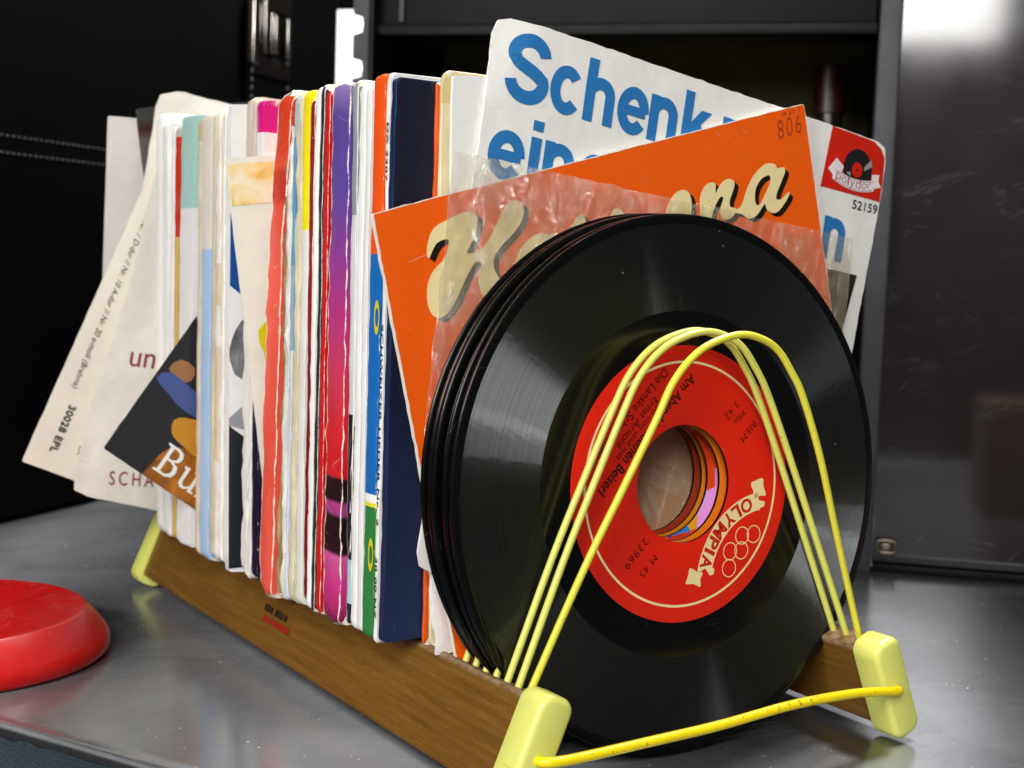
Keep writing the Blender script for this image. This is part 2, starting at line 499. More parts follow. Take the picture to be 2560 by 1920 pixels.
# ---- blue grey felt below the front edge
def felt_mat():
    t = NT('felt'); o = t.obj()
    n = t.noise(o, 900, 4, .7); n2 = t.noise(o, 140, 4, .6)
    c = t.ramp(n, [(.3, lin('27333c')), (.6, lin('4b5b66')), (.8, lin('7d8a92'))])
    c = t.mix(t.math('MULTIPLY', n2, .5), c, lin('3f4d57'))
    t.set(Base_Color=c, Roughness=.95); t.b.inputs['Specular IOR Level'].default_value = .1
    t.bump(t.math('ADD', n, n2), 1.0, .004); return t.m
v = []; f = []
nx, ny = 90, 60
for j in range(ny+1):
    for i in range(nx+1):
        s, a = -26+i*60/nx, -.35-j*30/ny
        p = E0+s*ed+a*inn; h = -.16-.9*min(1, (-a-.35)/14)+.10*noise.noise(p*1.6)+.07*noise.noise(p*4.5)
        v.append((p.x, p.y, h))
for j in range(ny):
    for i in range(nx):
        a = j*(nx+1)+i; f.append((a, a+nx+1, a+nx+2, a+1))
tag(fix_normals(mesh('felt_floor', v, f, felt_mat())), kind='structure', label='blue grey felt mat below the table edge')

# ---- dark shelf unit behind: plane through P0 along bb, nn points away from the viewer
P0 = Vector((28.67, 17.68, 0)); bb = Vector((.70, -.714, 0)); nn = Vector((.714, .70, 0)); ZZ = Vector((0, 0, 1))
def bp(s, d, z): return P0+s*bb+d*nn+z*ZZ
def bbox(name, s0, s1, d0, d1, z0, z1, mat, parent=None, bevel=0):
    return oriented_box(name, bp(s0, d0, z0), bb*(s1-s0), nn*(d1-d0), ZZ*(z1-z0), mat, parent, base=None if parent else bp((s0+s1)/2, (d0+d1)/2, z0), bevel=bevel)
def dark_metal(name, col, rough=.35, bumpy=.15, metallic=.3, spec=.5):
    t = NT(name); o = t.obj()
    n = t.noise(o, 60, 5, .6); g = t.noise(o, 900, 2)
    c = t.mix(t.math('MULTIPLY', n, .5), lin(col), lin('0b0b0d'))
    t.set(Base_Color=c, Roughness=t.math('ADD', rough, t.math('MULTIPLY', n, .2)), Metallic=metallic)
    t.b.inputs['Specular IOR Level'].default_value = spec
    t.bump(t.math('ADD', g, n), bumpy, .0006); return t.m
M_POST = dark_metal('grey_powder_coat', '48484e', .5, .35, .1)
M_BEAM = dark_metal('black_beam_paint', '08080a', .40, .1, 0, .15)
M_BLACK = paint('flat_black', '050505', .85, spec=.08)
def glossy_panel_mat():
    t = NT('glossy_black_panel'); o = t.obj()
    cl = t.noise(o, 14, 5, .6); sm = t.noise(t.map(o, scale=(1, 1, 2.2), rot=(0, .4, .2)), 16, 4, .6, 1.2)
    msk = t.math('MULTIPLY', t.math('SUBTRACT', sm, .60), 5, clamp=True)
    px, py, pz = t.sep(o)
    cb = t.node('ShaderNodeCombineXYZ'); t.put(cb.inputs[0], t.math('SUBTRACT', px, py)); t.put(cb.inputs[1], pz); flat = cb.outputs[0]
    sc = None
    for k, (a, th) in enumerate(((.12, .69), (-.7, .70), (.9, .71), (.4, .70))):
        m = t.streaks(flat, a, .03+.012*k, .0006, th+.015, 24, .60, k+7)
        sc = m if sc is None else t.math('MAXIMUM', sc, m)
    fine = t.noise(t.map(t.map(flat, rot=(0, 0, -.35)), scale=(50, 1100, 0)), 1.0, 3, .6)
    scuff = t.math('MULTIPLY', msk, t.math('MULTIPLY', t.math('SUBTRACT', fine, .48), 5, clamp=True))
    c = t.mix(t.math('MULTIPLY', cl, .7), lin('1c1819'), lin('3c3434'))  # warm grey lift in the base colour stands in for the room's reflection
    c = t.mix(t.math('MULTIPLY', t.math('MAXIMUM', sc, t.math('MULTIPLY', scuff, .7)), .55), c, lin('a5a4ae'))
    t.set(Base_Color=c, Roughness=t.math('ADD', .045, t.math('MULTIPLY', cl, .09)))
    t.b.inputs['IOR'].default_value = 1.7
    return t.m
shelf = thing('shelf_unit', 'black metal shelf unit standing behind the records with slotted post and beam', 'shelf', bp(-16, 0, 0))
bbox('beam', -30.4, -2.52, -.2, 3.2, 28.5, 42, M_BEAM, shelf, .25)
bbox('beam_lip', -30.4, -2.54, -.55, -.22, 28.5, 29.15, M_BEAM, shelf, .1)
bbox('post', -2.5, -1.36, -.8, 2.4, -.02, 62, M_POST, shelf, .12)
bbox('back_panel', -30.4, -2.5, 14, 14.5, 12.5, 40.4, dark_metal('olive_black_board', '4c4526', .8, .05, 0), shelf)
bbox('side_panel', -2.45, -2.0, 2.6, 33.8, -.02, 60, M_BLACK, shelf)
bbox('top_board', -31.4, -2.46, 3.25, 33.9, 40.5, 41.9, M_BLACK, shelf)
bbox('side_panel', -31.4, -30.5, 2.6, 33.9, -.02, 40.4, M_BLACK, shelf)
# slotted post: side plate with punched notches, seen edge on
def slotted():
    v = []; f = []
    z = 0.0; prof = []
    while z < 60:
        prof += [(0.0, z), (0.0, z+1.15), (.55, z+1.3), (.62, z+1.75), (.55, z+2.2), (0.0, z+2.35)]; z += 2.5
    for (a, zz) in prof:
        v.append(bp(-31.75+a, 0, zz)); v.append(bp(-30.45, 0, zz)); v.append(bp(-30.45, .5, zz)); v.append(bp(-31.75+a, .5, zz))
    for i in range(len(prof)-1):
        for k in range(4):
            f.append((i*4+k, i*4+(k+1) % 4, i*4+4+(k+1) % 4, i*4+4+k))
    return fix_normals(mesh('slotted_post', v, f, M_POST, shelf, smooth=False))
slotted()
bbox('post_flange', -30.42, -30.1, -1.2, 2.0, 0, 60, M_BEAM, shelf, .05)
bbox('post_flange', -28.9, -28.6, -.42, -.24, 29.3, 41, M_POST, shelf, .03)

tag(bbox('back_wall', -90, 60, 60, 61, -5, 140, M_BLACK), kind='structure', label='black wall behind the shelf')
panel = thing('glossy_panel', 'tall scratched glossy black panel beside the grey post', 'panel', bp(10, 0, 0))
M_GLOSS = glossy_panel_mat()
bbox('sheet', -1.3, 30, 0.2, .8, -.02, 62, M_GLOSS, panel)
bbox('bottom_rail', -1.3, 30, -.38, .18, .02, .42, M_BEAM, panel, .1)
bbox('bottom_rail', -1.3, 30, -.05, .19, .44, .95, dark_metal('rail_grey', '3b3a3b', .3, .1, .5), panel, .08)
M_CLIP = dark_metal('clip_metal', '9a8d80', .3, .1, .8)
tube('clip', [bp(-.95+.38*(1 if c > 0 else -1)*0+x, -.12, 1.32+z) for x, z, c in [(-.05, -.3, 0), (.75, -.3, 0), (.85, 0, 0), (.75, .32, 0), (-.05, .32, 0), (-.15, 0, 0), (-.05, -.3, 0)]], .09, M_CLIP, panel, 8, sub=4)
bbox('clip_plate', -.85, -.35, -.1, .15, 1.12, 1.5, M_CLIP, panel, .08)

# dim things standing inside the shelf
def shelf_bottle(s, d, z0, col, cap, label):
    t = thing('bottle', label, 'bottle', bp(s, d, z0))
    lathe('body', [(0, 0), (1.6, 0), (1.75, .3), (1.75, 9.6), (1.3, 11.1), (.8, 12.2), (.8, 13.0), (0, 13.0)], paint('bottle_'+col, col, .3), t, seg=24, closed=False)
    lathe('cap', [(0, 13.05), (1.0, 13.05), (1.0, 15.9), (0, 15.9)], paint('cap_'+cap, cap, .4), t, seg=24, closed=False)
bbox_in = bbox('inner_board', -30, -2.6, 6, 33.8, 11.6, 12.4, M_BLACK, shelf)
shelf_bottle(-4.9, 9.5, 12.42, '1c180c', '2c0805', 'dim dark bottle with a red cap deep inside the shelf')

# bright window far behind, its light put in as emission, showing through the gap beside the slotted post
t = NT('bright_window_glow'); t.set(Base_Color=lin('f4f4f2'), Roughness=.8, Emission_Color=(1, 1, 1, 1), Emission_Strength=1.4)
wpane = oriented_box('lit_window', (23.9, 82.7, 12), bb*6.6, nn*.4, ZZ*26, t.m, None, base=(25.5, 81, 12))
tag(wpane, 'bright white lit window showing through the gap beside the slotted post', 'window')

# ---- black stitched case on the left
def leather_mat():
    t = NT('black_leather'); o = t.obj()
    n = t.noise(o, 260, 4, .6); big = t.noise(o, 20, 3)
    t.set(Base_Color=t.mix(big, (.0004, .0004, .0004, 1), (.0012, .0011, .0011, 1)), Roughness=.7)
    t.b.inputs['Specular IOR Level'].default_value = .05
    t.bump(n, .25, .0008); return t.m
M_LEATHER = leather_mat(); M_STITCH = paint('stitch_thread', '5a5a58', .7)
Cb = Vector((-14, 46, 0)); cd = Vector((.80, .60, 0)); cn = Vector((-.60, .80, 0))    # along the face, and into the case
case = thing('leather_case', 'tall black leather case with grey stitched seams and a buckled strap', 'case', Cb+20*cd+10*cn)
def cbox(name, s0, s1, d0, d1, z0, z1, mat, bevel=0, parent=case):
    return oriented_box(name, Cb+s0*cd+d0*cn+z0*ZZ, cd*(s1-s0), cn*(d1-d0), ZZ*(z1-z0), mat, parent, bevel=bevel)
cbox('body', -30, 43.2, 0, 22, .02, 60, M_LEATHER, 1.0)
def stitches(name, p, step, n, length, parent):
    V, F = [], []
    for i in range(n):
        c = Vector(p)+step*i; d = step.normalized(); w = Vector((0, 0, 1)) if abs(d.z) < .5 else cd
        A = d*length; B = w*.12; N = -cn*.07
        a = c-A*.5; h = len(V)
        q = [a, a+A*.5+B*.3, a+A, a+A*.5-B*.9]
        V += [x+N*0 for x in q]+[c+N]
        F += [(h, h+1, h+4), (h+1, h+2, h+4), (h+2, h+3, h+4), (h+3, h, h+4)]
    o = fix_normals(mesh(name, V, F, M_STITCH, parent, smooth=False)); tag(o, kind='stuff'); return o
CASE_SEAM = []
cbox_strap = cbox('strap', 28.4, 34.5, -.35, -.02, 4, 60, M_LEATHER, .1)
stitches('seam', Cb+(-6)*cd-.06*cn+22.05*ZZ, cd*.47, 56, .36, case)
stitches('seam', Cb+(-6)*cd-.06*cn+21.1*ZZ, cd*.47, 56, .36, case)
stitches('strap_seam', Cb+28.9*cd-.40*cn+5*ZZ, ZZ*.62, 86, .42, case)
stitches('strap_seam', Cb+34.0*cd-.40*cn+5*ZZ, ZZ*.62, 86, .42, case)
tn = NT('chrome'); tn.set(Base_Color=lin('d8cfc8'), Metallic=1.0, Roughness=.22); M_CHROME = tn.m
buckle = cbox('buckle', 28.0, 28.75, -1.1, -.45, 29.6, 34.6, M_CHROME, .12)
for s, z0, z1 in ((29.35, 31.2, 33.9), (30.0, 30.6, 34.5), (30.95, 30.7, 33.6), (31.5, 30.8, 33.5), (33.25, 30.7, 33.6)):
    cbox('buckle_bar', s-.2, s+.2, -.95, -.5, z0, z1, M_CHROME, .08)
cbox('buckle_plate', 29.2, 34.3, -.48, -.37, 33.9, 40, dark_metal('buckle_dark', '2a2422', .3, .1, .6), .05)
cbox('buckle_plate', 29.0, 34.2, -.48, -.37, 29.0, 30.4, dark_metal('buckle_dark2', '241e1c', .3, .1, .6), .05)

crate = thing('cardboard_box', 'plain brown cardboard box on the steel tabletop facing the glossy panel', 'box', (19.6, -.4, 0))
oriented_box('carton', (19.6, -.4, .02), bb*14, -nn*10, ZZ*7.4, paint('cardboard', '8a7058', .85), crate, bevel=.1)
oriented_box('flap', Vector((19.6, -.4, 7.44))+bb*.2-nn*.2, bb*13.6, -nn*4.6, ZZ*.25, paint('cardboard_flap', '97795c', .85), crate)

# ---- round red disc
def red_mat():
    t = NT('red_plastic'); o = t.obj()
    n = t.noise(o, 28, 5, .62); fine = t.noise(o, 380, 3, .6); bl = t.noise(o, 90, 5, .65, .8)
    dust = t.math('MULTIPLY', t.math('SUBTRACT', bl, .46), 2.2, clamp=True)
    scm = t.math('MAXIMUM', t.streaks(o, .6, .02, .0005, .69, 40, .5, 2), t.streaks(o, -.8, .015, .0005, .70, 40, .5, 5))
    sp = t.math('MULTIPLY', t.math('LESS_THAN', t.voro(o, 200), .12), t.math('GREATER_THAN', t.noise(o, 90), .53))
    c = t.mix(t.math('MULTIPLY', n, .5), lin('cf0d10'), lin('a80a0e'))
    c = t.mix(t.math('MULTIPLY', dust, .16), c, lin('b4706a'))
    c = t.mix(t.math('MULTIPLY', t.math('MAXIMUM', scm, sp), .45), c, lin('f0a098'))
    t.set(Base_Color=c, Roughness=t.math('ADD', .32, t.math('MULTIPLY', dust, .25)))
    t.bump(t.math('ADD', n, t.math('MULTIPLY', fine, .15)), .12, .001); return t.m
lid = thing('plastic_disc', 'round red scuffed plastic disc lying on the steel tabletop', 'disc', (-18.55, 23.1, .02))
lathe('shell', [(0, 0), (5.78, 0), (5.93, .06), (6.03, .2), (6.06, .42), (6.02, .62), (5.9, .84), (5.52, 1.3), (5.17, 1.69), (5.11, 1.735), (5.02, 1.745), (4.9, 1.735), (3, 1.73), (0, 1.73)],
      red_mat(), lid, closed=False)

# =================================================================== RACK
DR = -.0146
rack = thing('record_rack', 'wooden record rack with pale yellow wire hoops and plastic end caps', 'record rack', (0, 14.5, 0))
def wood_mat():
    t = NT('varnished_wood'); o = t.obj()
    g = t.noise(t.map(o, scale=(60, 2.6, 60)), 9, 6, .6, .3)
    g2 = t.noise(t.map(o, scale=(200, 14, 200)), 12, 3, .6)
    pore = t.noise(t.map(o, scale=(300, 22, 300)), 8, 2, .5)
    big = t.noise(o, 24, 4, .6)
    c = t.ramp(g, [(.25, lin('5c3c14')), (.5, lin('704c1c')), (.75, lin('7e5a26'))])
    c = t.mix(t.math('MULTIPLY', t.math('SUBTRACT', pore, .58), 2.2, clamp=True), c, lin('43260c'))
    c = t.mix(t.math('MULTIPLY', t.math('SUBTRACT', g2, .62), 3.5, clamp=True), c, lin('a5834c'))
    c = t.mix(t.math('MULTIPLY', big, .35), c, lin('624214'))
    x, y, z = t.sep(o)
    dust = t.math('MULTIPLY', t.attr('edge'), t.math('MULTIPLY', t.math('SUBTRACT', t.noise(o, 300, 4, .7), .32), 2.4, clamp=True))
    c = t.mix(t.math('MULTIPLY', dust, .75), c, lin('a59079'))
    t.set(Base_Color=c, Roughness=t.math('ADD', .36, t.math('MULTIPLY', dust, .4)))
    t.b.inputs['Specular IOR Level'].default_value = .4
    t.bump(t.math('ADD', t.math('MULTIPLY', g2, .5), t.math('MULTIPLY', dust, 1.2)), .25, .0006); return t.m
M_WOOD = wood_mat()
def rrect(a, c, r, n=5):
    p = []
    for cx, cy, a0 in ((a/2-r, c/2-r, 0), (-a/2+r, c/2-r, 90), (-a/2+r, -c/2+r, 180), (a/2-r, -c/2+r, 270)):
        for i in range(n+1):
            t_ = R(a0+90*i/n); p.append((cx+r*math.cos(t_), cy+r*math.sin(t_)))
    out = []
    for i, q in enumerate(p):                # extra points just past the corners keep the edges crisp
        nx_ = p[(i+1) % len(p)]; out.append(q); L = math.hypot(nx_[0]-q[0], nx_[1]-q[1])
        if L > .4:
            for f_ in (.10/L, 1-.10/L): out.append((q[0]+(nx_[0]-q[0])*f_, q[1]+(nx_[1]-q[1])*f_))
    return out
def prism_y(name, side, cx, cz, tilt, a, c, r, ys, mat, parent, drift=False, wob_=0, seed=0):
    """cross-section rounded a x c, leaning outwards at the bottom; ys: (y, inset)"""
    tl = R(tilt)*side
    V, F, E = [], [], []
    base = rrect(a, c, r); n = len(base)
    for y, ins in ys:
        sx, sz = (a-2*ins)/a, (c-2*ins)/c
        for p, q in base:
            p2, q2 = p*sx, q*sz
            # local q up the board: leans inwards
            x = cx*side + p2*math.cos(tl) - q2*math.sin(tl)
            z = cz + p2*math.sin(tl) + q2*math.cos(tl)
            top = 1.0 if q > c/2-r*1.02 else 0.0
            if wob_ and top:
                z += wob_*noise.noise(Vector((y*2.6, p*3, seed))); x += wob_*noise.noise(Vector((y*2.2, seed, q)))
            V.append((x+(DR*y if drift else 0), y, z)); E.append(top)
    m = len(ys)
    for i in range(m-1):
        for k in range(n): F.append((i*n+k, i*n+(k+1) % n, (i+1)*n+(k+1) % n, (i+1)*n+k))
    F.append(tuple(range(n))); F.append(tuple((m-1)*n+k for k in range(n)))
    o = fix_normals(mesh(name, V, F, mat, parent, attrs={'edge': ('FLOAT', E)}))
    o.data.set_sharp_from_angle(angle=R(50)); return o
rails = []
for side in (-1, 1):
    ys = [(-.36, 0)]+[(i*.3, 0) for i in range(0, 101)]+[(30.15, 0)]
    rails.append(prism_y('rail', side, 7.30, 1.98, 21.5, .95, 3.05, .12, ys, M_WOOD, rack, drift=True, wob_=.035, seed=side*3))
# plastic caps
def cap_mat():
    t = NT('pale_yellow_plastic'); o = t.obj(); n = t.noise(o, 40, 4, .6); gr = t.noise(o, 150, 4, .7)
    c = t.mix(t.math('MULTIPLY', n, .6), lin('dedf74'), lin('ced46a'))
    c = t.mix(t.math('MULTIPLY', t.math('SUBTRACT', gr, .63), 2.5, clamp=True), c, lin('9a9a50'))
    sc = t.math('MAXIMUM', t.streaks(o, .6, .006, .0004, .70, 90, .52, 3), t.streaks(t.map(o, rot=(1.57, 0, 0)), .9, .007, .0004, .69, 90, .5, 6))
    c = t.mix(t.math('MULTIPLY', sc, .5), c, lin('8a8646'))
    t.set(Base_Color=c, Roughness=t.math('ADD', .26, t.math('MULTIPLY', n, .15))); t.b.inputs['Subsurface Weight'].default_value = .10
    t.b.inputs['Subsurface Radius'].default_value = (.006, .006, .002); t.b.inputs['Subsurface Scale'].default_value = .6
    t.bump(n, .06, .001); return t.m
M_CAP = cap_mat()
def wire_mat(name, c1, c2, chip):
    t = NT(name); o = t.obj(); n = t.noise(o, 90, 4, .65); sp = t.noise(o, 420, 3, .6)
    c = t.mix(t.math('MULTIPLY', t.math('SUBTRACT', n, .35), 1.6, clamp=True), lin(c1), lin(c2))
    c = t.mix(t.math('MULTIPLY', t.math('SUBTRACT', sp, chip), 7, clamp=True), c, lin('7a7434'))
    t.set(Base_Color=c, Roughness=.34); t.bump(t.math('ADD', n, t.math('MULTIPLY', sp, .4)), .2, .0008); return t.m
M_WIRE = wire_mat('pale_yellow_wire', 'd8d860', 'cbcd6e', .66)
M_WIRE_F = wire_mat('bright_yellow_wire', 'e2da3e', 'd4d04a', .66)
M_ROD = wire_mat('strong_yellow_wire', 'f2d806', 'e2ca12', .62)
for side in (-1, 1):
    prism_y('end_cap', side, 7.33, 1.93, 23, 1.22, 3.72, .42, [(-.28, .25), (-.30, .02), (-.36, 0), (-1.20, 0), (-1.30, .03), (-1.37, .09), (-1.40, .18)], M_CAP, rack)
    b = 30.05
    prism_y('end_cap', side, 7.33-side*DR*b*-1*0, 1.93, 23, 1.22, 3.72, .42, [(b-.1, .25), (b-.08, .02), (b, 0), (b+1.0, 0), (b+1.1, .03), (b+1.17, .1), (b+1.2, .2)], M_CAP, rack, drift=True)
# hoops
HP = [(-7.1, 2.7), (-6.8, 3.4), (-5.35, 7.0), (-4.26, 9.42), (-3.33, 11.4), (-2.78, 12.45), (-2.1, 13.2), (-1.3, 13.66), (-.2, 13.92), (.7, 13.78), (1.4, 13.42), (2.0, 12.75), (2.55, 11.95), (3.6, 9.95), (4.9, 7.3), (6.8, 3.4), (7.1, 2.7)]
for i in range(9):
    y0 = .605*i
    pts = []
    for (x, z) in HP:
        h = max(0, z-3.4)
        if i == 0: y = y0-.88*min(1, h/7.5)**1.1; x = x+.08*min(1, h/8)
        elif i == 1: y = y0+.05*h/10; x = x-.02*h/10
        elif i == 2: y = y0
        else: y = y0+.055*h
        pts.append((x, y, z))
    tube('hoop', pts, .115, M_WIRE_F if i == 0 else M_WIRE, rack, 12, sub=5)
# front rod, bent into both caps
tube('front_rod', [(-7.35, -1.2, 1.93), (-7.3, -1.55, 1.95), (-6.9, -1.72, 1.95), (-6.0, -1.74, 1.95), (-3.5, -1.76, 2.02), (-1.0, -1.78, 2.10), (2, -1.76, 2.28), (4.7, -1.72, 2.24), (6.4, -1.66, 2.06), (7.1, -1.58, 1.96), (7.3, -1.2, 1.93)], .155, M_ROD, rack, 14, sub=6)
tube('rear_rod', [(-7.75, 31, 1.93), (-7.6, 31.5, 1.95), (-6.8, 31.7, 1.95), (-3, 31.7, 2.05), (0, 31.7, 2.1), (3, 31.7, 2.05), (6.2, 31.7, 1.95), (6.9, 31.5, 1.95), (6.95, 31, 1.93)], .155, M_ROD, rack, 12, sub=4)
# worn red sticker on the left rail: flat print on the outer face
tl = R(21.5)*-1
rO = Vector((-7.30+DR*16.3, 16.3, 1.98)); rUp = Vector((-math.sin(tl), 0, math.cos(tl))); rOut = Vector((-math.cos(tl), 0, -math.sin(tl)))
fr_rail = SideFrame(rO+rOut*.478, Vector((0, -1, 0)), rUp)
fr_rail.N = rOut
def sticker_mat(name, col, thr):
    t = NT(name); o = t.obj(); n = t.noise(o, 180, 5, .7)
    c = t.mix(t.math('MULTIPLY', t.math('SUBTRACT', n, thr), 6, clamp=True), lin(col), lin('5f3a16'))
    t.set(Base_Color=c, Roughness=.5); return t.m
MS = sticker_mat('worn_red_print', '8e1a10', .56)
lay('sticker', joined(shape_data([[(-1.95, .1), (-1.35, .1), (-1.35, -.28), (1.95, -.28), (1.95, -.5), (-1.95, -.5)]]), shape_data([[(-1.95, 1.0), (-1.4, 1.0), (-1.4, .12), (-1.95, .12)]])), fr_rail, MS, rack, off=.004)
bars = [[(u, -.13+.02*(i % 2)), (u+.24, -.13), (u+.26, .13), (u+.02, .11+.03*(i % 3))] for i, u in enumerate((-1.0, -.7, -.42, -.14, .34, .62, .9, 1.2))]
lay('sticker_print', shape_data(bars), fr_rail, sticker_mat('worn_black_print', '1d160e', .5), rack, off=.007)

# =================================================================== RECORDS
def vinyl_mat():
    t = NT('black_vinyl'); o = t.obj(); x, y, z = t.sep(o)
    rr = t.math('MULTIPLY', t.math('SQRT', t.math('ADD', t.math('MULTIPLY', x, x), t.math('MULTIPLY', y, y))), 100.0)
    cmb = t.node('ShaderNodeCombineXYZ'); t.put(cmb.inputs[0], rr); cmb.inputs[1].default_value = 0; cmb.inputs[2].default_value = 0
    groove = t.noise(cmb.outputs[0], 26, 3, .7)
    track = t.noise(cmb.outputs[0], 5.5, 2, .5)
    ing = t.math('MULTIPLY', t.math('GREATER_THAN', rr, 5.62), t.math('LESS_THAN', rr, 8.42))
    orange = t.noise(o, 520, 2, .5)
    smudge = t.noise(o, 26, 5, .65, .8)
    line = t.math('LESS_THAN', t.math('ABSOLUTE', t.math('SUBTRACT', t.math('PINGPONG', t.math('SUBTRACT', rr, 4.75), .165), .0)), .016)
    line = t.math('MULTIPLY', line, t.math('MULTIPLY', t.math('LESS_THAN', rr, 5.6), t.math('GREATER_THAN', rr, 4.6)))
    rg = t.math('ADD', t.math('ADD', .15, t.math('MULTIPLY', ing, .40)), t.math('MULTIPLY', t.math('MULTIPLY', smudge, track), .16))
    scm = t.math('MAXIMUM', t.streaks(o, .7, .02, .00035, .715, 40, .55, 3), t.streaks(o, -.5, .014, .00035, .72, 40, .55, 8))
    d = t.math('MULTIPLY', t.math('LESS_THAN', t.voro(o, 150), .06), t.math('GREATER_THAN', t.noise(o, 80), .56))
    c = t.mix(t.math('MULTIPLY', smudge, .35), lin('050506'), lin('0c0d0e'))
    c = t.mix(t.math('MULTIPLY', t.math('MAXIMUM', scm, d), .35), c, lin('8a8f94'))
    tg = t.node('ShaderNodeTangent', direction_type='RADIAL', axis='Z'); t.put(t.b.inputs['Tangent'], tg.outputs[0])
    t.set(Base_Color=c, Roughness=rg, Anisotropic=t.math('ADD', .2, t.math('MULTIPLY', ing, .8)))
    t.b.inputs['Anisotropic Rotation'].default_value = .25
    h = t.math('ADD', t.math('MULTIPLY', t.math('MULTIPLY', groove, ing), .5), t.math('MULTIPLY', t.math('MULTIPLY', orange, ing), .10))
    h = t.math('ADD', h, t.math('MULTIPLY', line, 2.0))
    t.bump(h, .16, .00035)
    an = t.node('ShaderNodeBsdfAnisotropic'); gp = t.noise(o, 420, 2, .5); gl = t.math('ADD', t.math('MULTIPLY', t.math('SUBTRACT', t.noise(cmb.outputs[0], 17, 3, .85), .5), 2.6), .5, clamp=True)
    k = t.math('MULTIPLY', ing, t.math('MULTIPLY', t.math('ADD', .45, t.math('MULTIPLY', gl, 1.1)), t.math('ADD', .55, t.math('MULTIPLY', track, .9))))
    kc = t.node('ShaderNodeCombineXYZ'); k2 = t.math('MULTIPLY', k, .085)
    for q, f in enumerate((.93, .98, 1.04)): t.put(kc.inputs[q], t.math('MULTIPLY', k2, f))
    t.put(an.inputs['Color'], kc.outputs[0]); an.inputs['Roughness'].default_value = .54; an.inputs['Anisotropy'].default_value = .965; an.inputs['Rotation'].default_value = 0
    t.put(an.inputs['Tangent'], tg.outputs[0])
    b2 = t.node('ShaderNodeBump'); t.put(b2.inputs['Height'], gp); b2.inputs['Strength'].default_value = .11; b2.inputs['Distance'].default_value = .0006
    t.put(an.inputs['Normal'], b2.outputs[0])
    ad = t.node('ShaderNodeAddShader'); t.t.links.new(t.b.outputs[0], ad.inputs[0]); t.t.links.new(an.outputs[0], ad.inputs[1])
    t.t.links.new(ad.outputs[0], t.out.inputs[0])
    return t.m
M_VINYL = vinyl_mat()
DISC = [(1.91, .042), (1.95, .05), (4.52, .052), (4.62, .05), (5.58, .055), (5.68, .048), (8.36, .048), (8.46, .075), (8.58, .092), (8.68, .085), (8.74, .045), (8.75, 0),
        (8.74, -.045), (8.68, -.085), (8.58, -.092), (8.46, -.075), (8.36, -.048), (5.68, -.048), (4.62, -.05), (4.52, -.052), (1.95, -.05), (1.91, -.042)]
RIMN = [0]
def label_mat(name, col, col2='7a1208', kind=0):
    t = NT(name); o = t.obj(); n = t.noise(o, 40, 5, .65); f = t.noise(o, 500, 2)
    if kind:
        vv = t.node('ShaderNodeTexVoronoi'); t.put(vv.inputs['Vector'], t.map(o, scale=(1, 1, 0))); vv.inputs['Scale'].default_value = 88
        h = t.sep(vv.outputs['Color'])[0]
        c = t.ramp(h, [(0, lin('2a84dc')), (.2, lin('e04a14')), (.4, lin('e3a51c')), (.55, lin('e9a3f0')), (.72, lin('4a3f96')), (.88, lin('d83a12'))], 'CONSTANT')
    else:
        c = t.mix(t.math('MULTIPLY', t.math('SUBTRACT', n, .4), 1.1, clamp=True), lin(col), lin(col2))
    t.set(Base_Color=c, Roughness=t.math('ADD', .38, t.math('MULTIPLY', n, .15))); t.b.inputs['Specular IOR Level'].default_value = .35
    t.bump(t.math('ADD', n, t.math('MULTIPLY', f, .2)), .1, .0006); return t.m
def record(label, P, lean, turn, lmat, seg=160, name='vinyl_record'):
    fr = Frame(P, turn, lean)
    base = Vector((P[0], P[1]-8.75*math.sin(R(lean)), P[2]-8.75*math.cos(R(lean))))
    t = thing(name, label, 'record', base, 'vinyl records leaning without sleeves')
    M = Matrix(((fr.U.x, fr.V.x, fr.N.x, 0), (fr.U.y, fr.V.y, fr.N.y, 0), (fr.U.z, fr.V.z, fr.N.z, 0), (0, 0, 0, 1)))
    M.translation = (Vector(P)-base)*K
    lathe('disc', DISC, M_VINYL, t, M, seg)
    for sgn in (1, -1):
        lathe('label', [(1.92, sgn*.056), (1.96, sgn*.070), (4.42, sgn*.070), (4.5, sgn*.062), (4.5, sgn*.053), (1.92, sgn*.053)], lmat, t, M, 120)
    return t, fr
LEAN = 3.87
C1 = (.072, 1.74, 8.905)
rec1, fl = record('front record with a red label and large centre hole showing banner and rings', C1, LEAN, -136, label_mat('red_label', 'd81e08', 'c01606'), 220)
others = [('second record from the front with an orange label seen through the hole', 2.24, label_mat('orange_label', 'e07a14', 'c9650f'), 30, .05, -.03),
          ('record with a patchwork blue red pink label seen through the hole', 2.72, label_mat('patchwork_label', 'e07a14', kind=1), 75, -.06, .02),
          ('record with a plain bright orange label behind the patchwork one', 3.16, label_mat('orange_label_two', 'e2850f', 'cf7009'), 140, .06, .0),
          ('record with a brownish red label deepest in the hole', 3.52, label_mat('brown_red_label', 'a8381c', '8c2c16'), 200, .03, .03)]
for lb, y, lm, tr_, dx, dz in others: record(lb, (C1[0]+dx, y, C1[2]+dz), LEAN, tr_, lm, 200)

